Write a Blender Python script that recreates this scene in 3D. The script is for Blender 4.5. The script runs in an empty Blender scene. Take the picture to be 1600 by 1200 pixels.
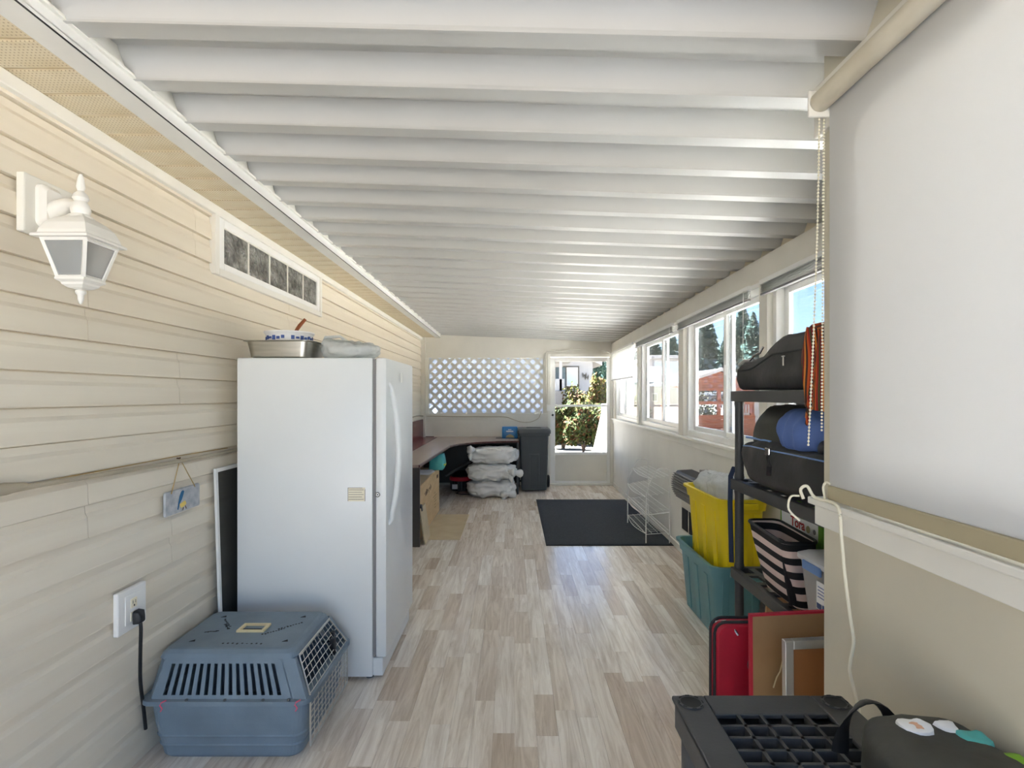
import bpy, bmesh, math, random
from mathutils import Vector, Matrix, noise
random.seed(7)
SC = bpy.context.scene
COL = SC.collection
PI = math.pi

# ---------------------------------------------------------------- camera
F = 850.0                      # focal length in pixels of the 1600 px frame
CAMZ = 1.45
cd = bpy.data.cameras.new('camera'); cam = bpy.data.objects.new('camera', cd); COL.objects.link(cam)
cam.location = (0, 0, CAMZ); cam.rotation_euler = (PI/2, 0, 0)
cd.sensor_fit = 'HORIZONTAL'; cd.sensor_width = 36.0; cd.lens = 36.0*F/1600.0
cd.shift_x = -2.0/1600.0; cd.shift_y = 18.0/1600.0
cd.clip_start = 0.05; cd.clip_end = 500
SC.camera = cam
# ---------------------------------------------------------------- sky, sun, exposure
w = bpy.data.worlds.new('world'); SC.world = w; w.use_nodes = True
wn = w.node_tree.nodes; wl = w.node_tree.links
bg = wn['Background']
sky = wn.new('ShaderNodeTexSky'); sky.sky_type = 'NISHITA'; sky.sun_disc = False
sky.sun_elevation = math.radians(62); sky.sun_rotation = math.radians(-40)
sky.air_density = 1.0; sky.dust_density = 0.1; sky.ozone_density = 3.0; sky.altitude = 600
tint = wn.new('ShaderNodeMix'); tint.data_type = 'RGBA'; tint.blend_type = 'MULTIPLY'; tint.inputs[0].default_value = 1.0
tint.inputs[7].default_value = (0.90, 0.93, 1.03, 1)
wl.new(sky.outputs['Color'], tint.inputs[6]); wl.new(tint.outputs[2], bg.inputs['Color']); bg.inputs['Strength'].default_value = 0.060
sd = bpy.data.lights.new('sun', 'SUN'); sun = bpy.data.objects.new('sun', sd); COL.objects.link(sun)
sd.energy = 21.0; sd.angle = math.radians(0.6); sd.color = (0.97, 0.985, 1.0)
sun.rotation_euler = Vector((0.30, -0.36, -0.88)).to_track_quat('-Z', 'Y').to_euler()
vs = SC.view_settings
SC.display_settings.display_device = 'sRGB'
vs.view_transform = 'Standard'; vs.look = 'None'; vs.gamma = 1.0; vs.use_curve_mapping = False
vs.exposure = 3.0
SC.cycles.max_bounces = 14; SC.cycles.diffuse_bounces = 8; SC.cycles.transparent_max_bounces = 16
SC.cycles.transmission_bounces = 8

# ---------------------------------------------------------------- helpers
def lin(c):
    def f(v):
        v /= 255.0
        return v/12.92 if v <= 0.04045 else ((v+0.055)/1.055)**2.4
    return (f(c[0]), f(c[1]), f(c[2]), 1.0)

MATS = {}
def mat(name, col, rough=0.6, var=0.0, scale=6.0, bump=0.0, bscale=40.0, metal=0.0, col2=None, stretch=(1,1,1), coat=0.0, spec=0.5):
    """plain procedural surface: noise-varied colour, optional bump"""
    m = bpy.data.materials.new(name); m.use_nodes = True
    nt = m.node_tree; N = nt.nodes; L = nt.links
    p = N['Principled BSDF']
    p.inputs['Roughness'].default_value = rough; p.inputs['Metallic'].default_value = metal
    p.inputs['Coat Weight'].default_value = coat
    p.inputs['Specular IOR Level'].default_value = spec
    c = lin(col)
    tc = N.new('ShaderNodeTexCoord'); mp = N.new('ShaderNodeMapping'); mp.inputs['Scale'].default_value = stretch
    L.new(tc.outputs['Object'], mp.inputs['Vector'])
    c2 = lin(col2) if col2 else tuple(v*(1-var) for v in c[:3])+(1,)
    nz = N.new('ShaderNodeTexNoise'); nz.inputs['Scale'].default_value = scale; nz.inputs['Detail'].default_value = 5
    L.new(mp.outputs['Vector'], nz.inputs['Vector'])
    r = N.new('ShaderNodeValToRGB'); r.color_ramp.elements[0].position = 0.32; r.color_ramp.elements[1].position = 0.68
    r.color_ramp.elements[0].color = c2; r.color_ramp.elements[1].color = c
    L.new(nz.outputs['Fac'], r.inputs['Fac']); L.new(r.outputs['Color'], p.inputs['Base Color'])
    if bump:
        nb = N.new('ShaderNodeTexNoise'); nb.inputs['Scale'].default_value = bscale; nb.inputs['Detail'].default_value = 4
        L.new(mp.outputs['Vector'], nb.inputs['Vector'])
        b = N.new('ShaderNodeBump'); b.inputs['Strength'].default_value = bump; b.inputs['Distance'].default_value = 0.01
        L.new(nb.outputs['Fac'], b.inputs['Height']); L.new(b.outputs['Normal'], p.inputs['Normal'])
    MATS[name] = m
    return m

def glass(name, tint, gloss=0.08, rough=0.02, haze=0.0):
    m = bpy.data.materials.new(name); m.use_nodes = True
    nt = m.node_tree; N = nt.nodes; L = nt.links
    N.remove(N['Principled BSDF']); out = N['Material Output']
    t = N.new('ShaderNodeBsdfTransparent'); t.inputs['Color'].default_value = tint
    g = N.new('ShaderNodeBsdfGlossy'); g.inputs['Roughness'].default_value = rough
    fr = N.new('ShaderNodeFresnel'); fr.inputs['IOR'].default_value = 1.5
    mx = N.new('ShaderNodeMixShader'); L.new(t.outputs[0], mx.inputs[1]); L.new(g.outputs[0], mx.inputs[2])
    mul = N.new('ShaderNodeMath'); mul.operation = 'MULTIPLY'; mul.inputs[1].default_value = gloss/0.04*0.5
    L.new(fr.outputs[0], mul.inputs[0]); L.new(mul.outputs[0], mx.inputs[0])
    last = mx
    if haze:
        d = N.new('ShaderNodeBsdfDiffuse'); d.inputs['Color'].default_value = (.8, .8, .8, 1)
        m2 = N.new('ShaderNodeMixShader'); m2.inputs[0].default_value = haze
        L.new(mx.outputs[0], m2.inputs[1]); L.new(d.outputs[0], m2.inputs[2]); last = m2
    L.new(last.outputs[0], out.inputs['Surface'])
    return m

def translucent(name, col, tr, fac=0.55, rough=0.6, bump=0.0):
    m = bpy.data.materials.new(name); m.use_nodes = True
    nt = m.node_tree; N = nt.nodes; L = nt.links
    p = N['Principled BSDF']; out = N['Material Output']
    p.inputs['Base Color'].default_value = lin(col); p.inputs['Roughness'].default_value = rough
    t = N.new('ShaderNodeBsdfTranslucent'); t.inputs['Color'].default_value = lin(tr)
    mx = N.new('ShaderNodeMixShader'); mx.inputs[0].default_value = fac
    L.new(p.outputs[0], mx.inputs[1]); L.new(t.outputs[0], mx.inputs[2]); L.new(mx.outputs[0], out.inputs['Surface'])
    if bump:
        tc = N.new('ShaderNodeTexCoord'); nb = N.new('ShaderNodeTexNoise'); nb.inputs['Scale'].default_value = 30
        L.new(tc.outputs['Object'], nb.inputs['Vector'])
        b = N.new('ShaderNodeBump'); b.inputs['Strength'].default_value = bump; b.inputs['Distance'].default_value = 0.02
        L.new(nb.outputs['Fac'], b.inputs['Height']); L.new(b.outputs['Normal'], p.inputs['Normal'])
    return m

class MB:
    """collects geometry, then builds ONE mesh object"""
    def __init__(s): s.v = []; s.f = []
    def add(s, vs, fs):
        o = len(s.v); s.v += [tuple(v) for v in vs]; s.f += [tuple(i+o for i in f) for f in fs]; return s
    def box(s, x0, x1, y0, y1, z0, z1, b=0.0):
        if b <= 0:
            vs = [(x,y,z) for z in (z0,z1) for y in (y0,y1) for x in (x0,x1)]
            return s.add(vs, [(0,2,3,1),(4,5,7,6),(0,1,5,4),(2,6,7,3),(0,4,6,2),(1,3,7,5)])
        b = min(b, (x1-x0)*.49, (y1-y0)*.49, (z1-z0)*.49)
        bm = bmesh.new(); bmesh.ops.create_cube(bm, size=1.0)
        for v in bm.verts: v.co = Vector(((x0+x1)/2+v.co.x*(x1-x0), (y0+y1)/2+v.co.y*(y1-y0), (z0+z1)/2+v.co.z*(z1-z0)))
        bmesh.ops.bevel(bm, geom=bm.edges[:], offset=b, segments=2, affect='EDGES', profile=0.5)
        bm.verts.index_update()
        s.add([v.co[:] for v in bm.verts], [[v.index for v in f.verts] for f in bm.faces]); bm.free(); return s
    def tube(s, pts, r, n=8, closed=False, caps=True, flat=None):
        pts = [Vector(p) for p in pts]; m = len(pts); rings = []
        up = Vector((0.13, 0.31, 0.94)).normalized()
        for i, p in enumerate(pts):
            if closed: t = (pts[(i+1) % m]-pts[i-1])
            else: t = pts[min(i+1, m-1)]-pts[max(i-1, 0)]
            if t.length < 1e-9: t = Vector((0,0,1))
            t.normalize()
            a = up.cross(t)
            if a.length < 0.05: a = Vector((1,0,0)).cross(t)
            a.normalize(); b = t.cross(a)
            rr = r[i] if isinstance(r, (list, tuple)) else r
            fl = flat if flat else 1.0
            rings.append([p+a*math.cos(2*PI*k/n)*rr+b*math.sin(2*PI*k/n)*rr*fl for k in range(n)])
        vs = [v for ring in rings for v in ring]; fs = []
        for i in range(m if closed else m-1):
            j = (i+1) % m
            for k in range(n): fs.append((i*n+k, i*n+(k+1) % n, j*n+(k+1) % n, j*n+k))
        if caps and not closed: fs += [tuple(range(n-1,-1,-1)), tuple((m-1)*n+k for k in range(n))]
        return s.add(vs, fs)
    def loft(s, rings, cap0=True, cap1=True):
        n = len(rings[0]); vs = [v for r in rings for v in r]; fs = []
        for i in range(len(rings)-1):
            for k in range(n): fs.append((i*n+k, i*n+(k+1) % n, (i+1)*n+(k+1) % n, (i+1)*n+k))
        if cap0: fs.append(tuple(range(n-1,-1,-1)))
        if cap1: fs.append(tuple((len(rings)-1)*n+k for k in range(n)))
        return s.add(vs, fs)
    def lathe(s, prof, c, n=20, axis='z', cap=True):
        rings = []
        for r, h in prof:
            ring = []
            for k in range(n):
                a = 2*PI*k/n
                if axis == 'z': ring.append((c[0]+r*math.cos(a), c[1]+r*math.sin(a), c[2]+h))
                elif axis == 'x': ring.append((c[0]+h, c[1]+r*math.cos(a), c[2]+r*math.sin(a)))
                else: ring.append((c[0]+r*math.sin(a), c[1]+h, c[2]+r*math.cos(a)))
            rings.append(ring)
        return s.loft(rings, cap, cap)
    def prism(s, poly, a0, a1, axis='x'):
        """extrude polygon [(p,q)] along axis; x:(y,z) y:(x,z) z:(x,y)"""
        def P(p, q, a): return (a,p,q) if axis == 'x' else (p,a,q) if axis == 'y' else (p,q,a)
        n = len(poly)
        vs = [P(p,q,a0) for p,q in poly]+[P(p,q,a1) for p,q in poly]
        fs = [tuple(range(n-1,-1,-1)), tuple(range(n,2*n))]+[(k,(k+1) % n,n+(k+1) % n,n+k) for k in range(n)]
        return s.add(vs, fs)
    def grid(s, fn, nu, nv, skip=None):
        vs = [fn(i/nu, j/nv) for j in range(nv+1) for i in range(nu+1)]
        fs = [(j*(nu+1)+i, j*(nu+1)+i+1, (j+1)*(nu+1)+i+1, (j+1)*(nu+1)+i) for j in range(nv) for i in range(nu) if not (skip and skip(i,j))]
        return s.add(vs, fs)
    def blob(s, c, r, e1=0.6, e2=0.6, nu=36, nv=22, amp=0.0, fq=4.0, seed=0.0, fn=None):
        """super-ellipsoid with noise wrinkles"""
        def sp(v, e): return math.copysign(abs(v)**e, v)
        vs = []; fs = []
        for j in range(nv+1):
            ph = -PI/2+PI*j/nv
            for i in range(nu):
                th = 2*PI*i/nu
                p = Vector((sp(math.cos(ph),e1)*sp(math.cos(th),e2), sp(math.cos(ph),e1)*sp(math.sin(th),e2), sp(math.sin(ph),e1)))
                q = Vector((p.x*r[0], p.y*r[1], p.z*r[2]))
                if amp:
                    nn = noise.noise(q*fq+Vector((seed,seed*1.7,seed*.3)))+0.5*noise.noise(q*fq*2.3+Vector((seed*2,3,seed)))
                    d = p.normalized() if p.length > 0 else Vector((0,0,1))
                    q = q+d*nn*amp
                if fn: q = fn(q, p)
                vs.append(Vector(c)+q)
        for j in range(nv):
            for i in range(nu): fs.append((j*nu+i, j*nu+(i+1) % nu, (j+1)*nu+(i+1) % nu, (j+1)*nu+i))
        return s.add(vs, fs)
    def xf(s, fn):
        if isinstance(fn, Matrix): s.v = [tuple(fn @ Vector(v)) for v in s.v]
        else: s.v = [tuple(fn(*v)) for v in s.v]
        return s
    def build(s, name, m, parent=None, smooth=False, solid=0.0, sub=0, sharp=40):
        me = bpy.data.meshes.new(name)
        off = Vector((0,0,0))
        if parent is None and s.v:
            xs = [v[0] for v in s.v]; ys = [v[1] for v in s.v]; zs = [v[2] for v in s.v]
            off = Vector(((min(xs)+max(xs))/2, (min(ys)+max(ys))/2, min(zs)))
        me.from_pydata([tuple(Vector(v)-off) for v in s.v], [], s.f)
        bm = bmesh.new(); bm.from_mesh(me); bmesh.ops.remove_doubles(bm, verts=bm.verts, dist=1e-6)
        bmesh.ops.recalc_face_normals(bm, faces=bm.faces); bm.to_mesh(me); bm.free()
        me.materials.append(m)
        if smooth:
            for p in me.polygons: p.use_smooth = True
            if sharp < 180:
                try: me.set_sharp_from_angle(angle=math.radians(sharp))
                except Exception: pass
        o = bpy.data.objects.new(name, me); COL.objects.link(o); o.location = off
        if parent is not None: put(o, parent)
        if solid:
            md = o.modifiers.new('solid', 'SOLIDIFY'); md.thickness = solid; md.offset = 0
        if sub:
            md = o.modifiers.new('sub', 'SUBSURF'); md.levels = sub; md.render_levels = sub
        return o
def wloc(o):
    v = Vector(o.location)
    return v
def put(o, parent):
    """parent o, keeping its world placement (things are only translated)"""
    o.parent = parent
    if parent.parent is None:
        o.matrix_parent_inverse = Matrix.Translation(-Vector(parent.location))
def tag(o, label=None, cat=None, group=None, kind=None):
    if label: o['label'] = label
    if cat: o['category'] = cat
    if group: o['group'] = group
    if kind: o['kind'] = kind
    return o
def thing(name, label, cat, loc=(0,0,0), group=None):
    o = bpy.data.objects.new(name, None); COL.objects.link(o); o.location = loc; o.empty_display_size = 0.1
    return tag(o, label, cat, group)
def part_copy(o, parent, delta):
    c = o.copy(); COL.objects.link(c); c.location = Vector(o.location)+Vector(delta); put(c, parent); return c
def text(s, size, mtx, m, parent, name='lettering', ext=0.0006, bold=0.0):
    cu = bpy.data.curves.new(name, 'FONT'); cu.body = s; cu.size = size; cu.extrude = ext; cu.align_x = 'CENTER'; cu.align_y = 'CENTER'; cu.offset = bold
    t = bpy.data.objects.new(name, cu); COL.objects.link(t)
    dg = bpy.context.evaluated_depsgraph_get(); me = bpy.data.meshes.new_from_object(t.evaluated_get(dg))
    bpy.data.objects.remove(t); me.transform(mtx); me.materials.clear(); me.materials.append(m)
    o = bpy.data.objects.new(name, me); COL.objects.link(o); put(o, parent); return o
def rrect(cx, cy, hx, hy, r, z, n=5):
    r = min(r, hx*.99, hy*.99); pts = []
    for (sx, sy, a0) in ((1,1,0),(-1,1,PI/2),(-1,-1,PI),(1,-1,3*PI/2)):
        for k in range(n+1):
            a = a0+PI/2*k/n; pts.append((cx+sx*(hx-r)+r*math.cos(a), cy+sy*(hy-r)+r*math.sin(a), z))
    return pts
def cr(pts, n=6):
    P = [Vector(p) for p in pts]; P = [2*P[0]-P[1]]+P+[2*P[-1]-P[-2]]; out = []
    for i in range(1, len(P)-2):
        for k in range(n):
            t = k/n; a, b, c, d = P[i-1], P[i], P[i+1], P[i+2]
            out.append(.5*((2*b)+(c-a)*t+(2*a-5*b+4*c-d)*t*t+(3*b-a-3*c+d)*t**3))
    out.append(P[-2]); return out
def XR(y): return 1.479+0.0155*y              # room face of the window wall
def RW(x, y, z): return (XR(y)+x, y, z)       # x is the depth into that wall

# ---------------------------------------------------------------- materials
M = {}
M['siding'] = mat('vinyl_siding', (232,224,207), 0.5, col2=(224,214,196), scale=2.2, bump=0.05, bscale=120, stretch=(1,.25,6))
M['trimwhite'] = mat('white_trim', (232,230,222), 0.45, var=0.05, scale=5)
M['paint'] = mat('cream_paint', (226,223,214), 0.55, var=0.06, scale=3.5, bump=0.03)
M['wallr'] = mat('pale_wall_panel', (236,235,229), 0.6, var=0.07, scale=2.5, bump=0.03)
M['nearwall'] = mat('beige_wall_panel', (206,200,182), 0.65, var=0.06, scale=3.0, bump=0.04, bscale=70)
M['roof'] = mat('painted_aluminium_roof', (196,196,193), 0.32, var=0.05, scale=2.0, col2=(184,183,178), stretch=(.5,1,1))
M['closure'] = mat('roof_closure', (225,214,190), 0.7, var=0.1)
M['vinyl'] = mat('window_vinyl', (238,238,236), 0.35, var=0.03)
M['glass'] = glass('window_glass', (0.82,0.83,0.83,1), gloss=0.035)
M['doorglass'] = glass('door_glass', (0.9,0.91,0.91,1), gloss=0.035)
M['white'] = mat('white_enamel', (233,236,236), 0.3, var=0.03, scale=3, bump=0.03, bscale=260)
M['whiteplastic'] = mat('white_plastic', (240,240,238), 0.35, var=0.03)
M['black'] = mat('black_plastic', (30,30,32), 0.45, var=0.25, scale=12)
M['blackshelf'] = mat('black_shelf_resin', (72,73,74), 0.5, var=0.25, scale=8, bump=0.05, bscale=150)
M['blackcloth'] = mat('black_nylon', (54,54,55), 0.62, var=0.35, scale=9, bump=0.25, bscale=18)
M['oliveblack'] = mat('charcoal_nylon', (66,66,60), 0.6, var=0.3, scale=8, bump=0.25, bscale=16)
M['bluecloth'] = mat('blue_cotton', (92,122,190), 0.8, var=0.3, scale=7, bump=0.2, bscale=20)
M['darkgrey'] = mat('dark_grey_plastic', (84,88,90), 0.5, var=0.12, scale=5)
M['steel'] = mat('brushed_steel', (190,186,176), 0.28, var=0.15, metal=1.0, scale=8, stretch=(1,1,8))
M['chrome'] = mat('chrome', (205,205,205), 0.2, metal=1.0)
M['alu'] = mat('aluminium_frame', (205,204,198), 0.35, metal=0.8)
M['wirewhite'] = mat('white_wire_coating', (235,235,230), 0.4, var=0.05)
M['kennel'] = mat('slate_blue_plastic', (124,142,156), 0.5, var=0.22, scale=6, bump=0.08, bscale=200)
M['teal'] = mat('teal_plastic', (98,148,156), 0.45, var=0.12, scale=4)
M['yellow'] = mat('yellow_plastic', (236,210,20), 0.42, var=0.07, scale=4)
M['bag'] = mat('white_bin_bag', (232,232,230), 0.38, var=0.05, scale=6, bump=0.25, bscale=14)
M['desk'] = mat('mahogany_laminate', (92,52,48), 0.28, col2=(70,38,36), scale=4, stretch=(6,.6,1))
M['desktop'] = mat('sheen_desk_top', (166,150,140), 0.3, col2=(158,141,131), scale=3, stretch=(3,.6,1))  # pale greyed tone paints the desk's sheen into its colour
M['deskdark'] = mat('dark_desk_panel', (62,58,58), 0.45, var=0.15)
M['redwood'] = mat('red_mahogany_panel', (122,40,38), 0.25, col2=(96,28,28), scale=5, stretch=(1,6,1))
M['card'] = mat('cardboard', (214,184,138), 0.8, col2=(202,170,124), scale=5, stretch=(1,1,4))
M['cardpale'] = mat('pale_cardboard', (206,190,156), 0.8, col2=(194,176,142), scale=5)
M['ink'] = mat('brown_ink', (84,58,36), 0.8)
M['inkblack'] = mat('black_ink', (24,24,24), 0.7)
M['hardboard'] = mat('hardboard', (164,130,90), 0.6, col2=(150,116,78), scale=7)
M['woodback'] = mat('plywood_back', (150,98,50), 0.6, col2=(128,80,40), scale=4, stretch=(1,1,.3))
M['red'] = mat('red_nylon', (178,22,52), 0.5, col2=(150,14,40), scale=5, bump=0.15, bscale=14)
M['redplastic'] = mat('red_plastic', (190,40,60), 0.4, var=0.1)
M['tealcloth'] = mat('turquoise_bag', (92,196,190), 0.5, col2=(70,170,176), scale=9, bump=0.1)
M['yellowcloth'] = mat('yellow_tie', (230,222,60), 0.6)
M['bluepack'] = mat('blue_film', (40,132,200), 0.3, col2=(24,108,182), scale=7)
M['whiteprint'] = mat('white_print', (238,240,242), 0.5)
M['tanprint'] = mat('tan_print', (170,160,120), 0.5)
M['green'] = mat('green_carton', (128,176,50), 0.55, col2=(92,150,44), scale=10)
M['redprint'] = mat('red_print', (176,28,32), 0.5)
M['greyplastic'] = glass('clear_grey_plastic', (0.62,0.62,0.64,1), gloss=0.10, rough=0.25, haze=0.35)
M['greylid'] = mat('grey_lid', (196,198,202), 0.4, var=0.08)
M['bluelatch'] = mat('blue_latch', (104,140,196), 0.4)
M['peach'] = mat('peach_cloth', (222,176,148), 0.8, var=0.2, scale=10)
M['beige'] = mat('beige_plastic', (226,210,166), 0.5, var=0.1)
M['pink'] = mat('pink_string', (226,92,120), 0.7)
M['brass'] = mat('aged_brass', (170,140,80), 0.35, metal=0.9)
M['cord'] = mat('grey_beige_cable', (182,172,150), 0.6, var=0.15)
M['hem'] = mat('tan_hem_bar', (172,162,134), 0.5)
M['roller'] = mat('shade_roller', (212,206,190), 0.6, col2=(196,186,162), scale=4)
M['cordwhite'] = mat('ivory_cord', (228,222,200), 0.6)
M['shade'] = translucent('roller_shade_fabric', (220,220,219), (224,224,224), 0.38, 0.8)
M['sheet'] = translucent('frosted_glazing', (208,213,222), (200,210,224), 0.6, 0.4)
M['lattice'] = mat('lattice_strip', (222,221,216), 0.55, var=0.05)
M['filmbag'] = translucent('clear_film_bag', (226,228,226), (235,238,238), 0.35, 0.25, bump=0.5)
M['screen'] = glass('insect_screen', (0.55,0.55,0.54,1), gloss=0.01, rough=0.5, haze=0.03)
M['mat'] = mat('charcoal_mat', (58,62,68), 0.95, col2=(46,49,55), scale=60, bump=0.5, bscale=220)
M['rubber'] = mat('rubber_edge', (38,40,43), 0.8)
M['lampwhite'] = mat('white_cast_metal', (236,234,228), 0.45, var=0.05)
M['lampglass'] = glass('lamp_glass', (0.72,0.74,0.74,1), gloss=0.12, rough=0.08, haze=0.25)
M['bulb'] = mat('bulb_glass', (240,240,240), 0.2)
M['header'] = mat('fascia_metal', (228,228,224), 0.4, var=0.06)
M['outletivory'] = mat('ivory_outlet', (238,230,206), 0.4)
M['bowlblue'] = mat('blue_pattern', (60,86,150), 0.4)
M['wood'] = mat('wooden_spoon', (150,84,46), 0.6, var=0.2, scale=20)
M['slate'] = mat('grey_sign_board', (196,198,200), 0.7, col2=(158,164,172), scale=26)
M['birdblue'] = mat('bird_blue', (22,96,140), 0.6)
M['birdyellow'] = mat('bird_yellow', (232,206,110), 0.6)
M['twine'] = mat('jute_twine', (176,148,96), 0.9)
# ground & outdoors
M['concrete'] = mat('pale_bounce_concrete', (226,224,220), 0.85, col2=(216,213,208), scale=2, bump=0.1)
M['asphalt'] = mat('dusty_driveway', (112,106,96), 0.9, col2=(102,96,86), scale=2)
M['paving'] = mat('grey_paving', (112,112,112), 0.9, col2=(102,102,102), scale=2)
M['soil'] = mat('dry_soil', (112,96,80), 0.9, col2=(88,78,60), scale=.7, bump=0.2, bscale=4)
M['house'] = mat('white_house_siding', (176,176,178), 0.6, var=0.03)
M['houseroof'] = mat('grey_shingle', (64,68,74), 0.8, var=0.2, scale=8)
M['housedark'] = mat('house_dark_trim', (96,92,86), 0.6)
M['housegrey'] = mat('grey_skirting', (140,138,138), 0.7)
M['paneblue'] = mat('house_window_blind', (206,220,226), 0.25)
M['panedark'] = mat('house_window_dark', (90,104,112), 0.1)
M['cedar'] = mat('cedar_boards', (142,74,42), 0.6, col2=(118,56,30), scale=3, stretch=(1,1,6))
M['bark'] = mat('bark', (92,74,60), 0.9, bump=0.4, bscale=20)
M['hill'] = mat('dry_hillside', (106,102,84), 0.95, col2=(70,78,62), scale=.35, bump=0.4, bscale=2)
def leafmat(name, cols, tr=0.3):
    m = bpy.data.materials.new(name); m.use_nodes = True; nt = m.node_tree; N = nt.nodes; L = nt.links
    p = N['Principled BSDF']; p.inputs['Roughness'].default_value = 0.8; p.inputs['Specular IOR Level'].default_value = 0.08
    g = N.new('ShaderNodeNewGeometry'); r = N.new('ShaderNodeValToRGB')
    r.color_ramp.elements[0].color = lin(cols[0]); r.color_ramp.elements[1].color = lin(cols[-1])
    for i, c in enumerate(cols[1:-1]):
        e = r.color_ramp.elements.new((i+1)/(len(cols)-1)); e.color = lin(c)
    L.new(g.outputs['Random Per Island'], r.inputs['Fac']); L.new(r.outputs['Color'], p.inputs['Base Color'])
    return m
M['leafbush'] = leafmat('autumn_leaves', [(38,50,32),(52,66,35),(66,74,36),(76,76,42),(54,62,39),(98,58,38),(43,54,36)])
M['leafgold'] = leafmat('golden_leaves', [(54,68,32),(78,82,36),(94,90,40),(98,64,42),(50,64,33)])
M['leafdark'] = leafmat('conifer_needles', [(50,74,72),(62,86,80),(72,94,86),(46,68,64)])
M['leafgrey'] = leafmat('scrub_leaves', [(82,86,68),(98,99,78),(70,78,61),(109,105,85)])

def plankmat():
    m = bpy.data.materials.new('oak_laminate'); m.use_nodes = True; nt = m.node_tree; N = nt.nodes; L = nt.links
    p = N['Principled BSDF']; p.inputs['Roughness'].default_value = 0.22; p.inputs['Specular IOR Level'].default_value = 0.6
    oi = N.new('ShaderNodeObjectInfo'); g = N.new('ShaderNodeNewGeometry')
    ad = N.new('ShaderNodeMath'); ad.operation = 'ADD'; L.new(oi.outputs['Random'], ad.inputs[0]); L.new(g.outputs['Random Per Island'], ad.inputs[1])
    fr = N.new('ShaderNodeMath'); fr.operation = 'FRACT'; L.new(ad.outputs[0], fr.inputs[0])
    r = N.new('ShaderNodeValToRGB'); cr = r.color_ramp
    cr.elements[0].color = lin((212,196,177)); cr.elements[1].color = lin((252,246,236))
    for pos, c in ((.18,(240,229,214)),(.36,(250,242,230)),(.55,(222,207,190)),(.76,(246,238,227))):
        e = cr.elements.new(pos); e.color = lin(c)
    L.new(fr.outputs[0], r.inputs['Fac'])
    tc = N.new('ShaderNodeTexCoord'); mp = N.new('ShaderNodeMapping'); mp.inputs['Scale'].default_value = (26, 1.9, 1)
    of = N.new('ShaderNodeVectorMath'); of.operation = 'SCALE'; of.inputs[0].default_value = (37, 91, 53); L.new(fr.outputs[0], of.inputs['Scale'])
    va = N.new('ShaderNodeVectorMath'); va.operation = 'ADD'; L.new(tc.outputs['Object'], va.inputs[0]); L.new(of.outputs[0], va.inputs[1])
    L.new(va.outputs[0], mp.inputs['Vector'])
    nz = N.new('ShaderNodeTexNoise'); nz.inputs['Scale'].default_value = 1.0; nz.inputs['Detail'].default_value = 7; nz.inputs['Roughness'].default_value = .68; nz.inputs['Distortion'].default_value = 1.1
    L.new(mp.outputs[0], nz.inputs['Vector'])
    r2 = N.new('ShaderNodeValToRGB'); r2.color_ramp.elements[0].position = .33; r2.color_ramp.elements[1].position = .62
    r2.color_ramp.elements[0].color = lin((190,176,162)); r2.color_ramp.elements[1].color = (1,1,1,1)
    L.new(nz.outputs['Fac'], r2.inputs['Fac'])
    mx = N.new('ShaderNodeMix'); mx.data_type = 'RGBA'; mx.blend_type = 'MULTIPLY'; mx.inputs[0].default_value = .64
    L.new(r.outputs['Color'], mx.inputs[6]); L.new(r2.outputs['Color'], mx.inputs[7]); L.new(mx.outputs[2], p.inputs['Base Color'])
    # sparse knots / darker streaks
    b = N.new('ShaderNodeBump'); b.inputs['Strength'].default_value = .06; b.inputs['Distance'].default_value = .004
    L.new(nz.outputs['Fac'], b.inputs['Height']); L.new(b.outputs['Normal'], p.inputs['Normal'])
    return m
M['plank'] = plankmat()
def soffitmat():
    m = mat('perforated_soffit', (226,216,192), 0.55, col2=(214,199,166), scale=7); nt = m.node_tree; N = nt.nodes; L = nt.links
    p = N['Principled BSDF']; tc = N.new('ShaderNodeTexCoord')
    v = N.new('ShaderNodeTexVoronoi'); v.inputs['Scale'].default_value = 85; v.inputs['Randomness'].default_value = 0.0
    L.new(tc.outputs['Object'], v.inputs['Vector'])
    lt = N.new('ShaderNodeMath'); lt.operation = 'LESS_THAN'; lt.inputs[1].default_value = 0.19; L.new(v.outputs['Distance'], lt.inputs[0])
    src = p.inputs['Base Color'].links[0].from_socket
    mx = N.new('ShaderNodeMix'); mx.data_type = 'RGBA'; L.new(lt.outputs[0], mx.inputs[0]); L.new(src, mx.inputs[6]); mx.inputs[7].default_value = lin((168,152,124))
    L.new(mx.outputs[2], p.inputs['Base Color']); return m
M['soffit'] = soffitmat()
def blockmat():
    m = mat('rippled_glass_block', (186,186,180), 0.16, col2=(120,120,116), scale=16); nt = m.node_tree; N = nt.nodes; L = nt.links  # light and dark noise tones paint rippled highlights into the glass
    p = N['Principled BSDF']; tc = N.new('ShaderNodeTexCoord'); wv = N.new('ShaderNodeTexWave'); wv.inputs['Scale'].default_value = 9; wv.inputs['Distortion'].default_value = 14; wv.inputs['Detail'].default_value = 3
    wv.bands_direction = 'DIAGONAL'; L.new(tc.outputs['Object'], wv.inputs['Vector'])
    b = N.new('ShaderNodeBump'); b.inputs['Strength'].default_value = 1.0; b.inputs['Distance'].default_value = .06
    L.new(wv.outputs['Fac'], b.inputs['Height']); L.new(b.outputs['Normal'], p.inputs['Normal']); return m
M['block'] = blockmat()
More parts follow.
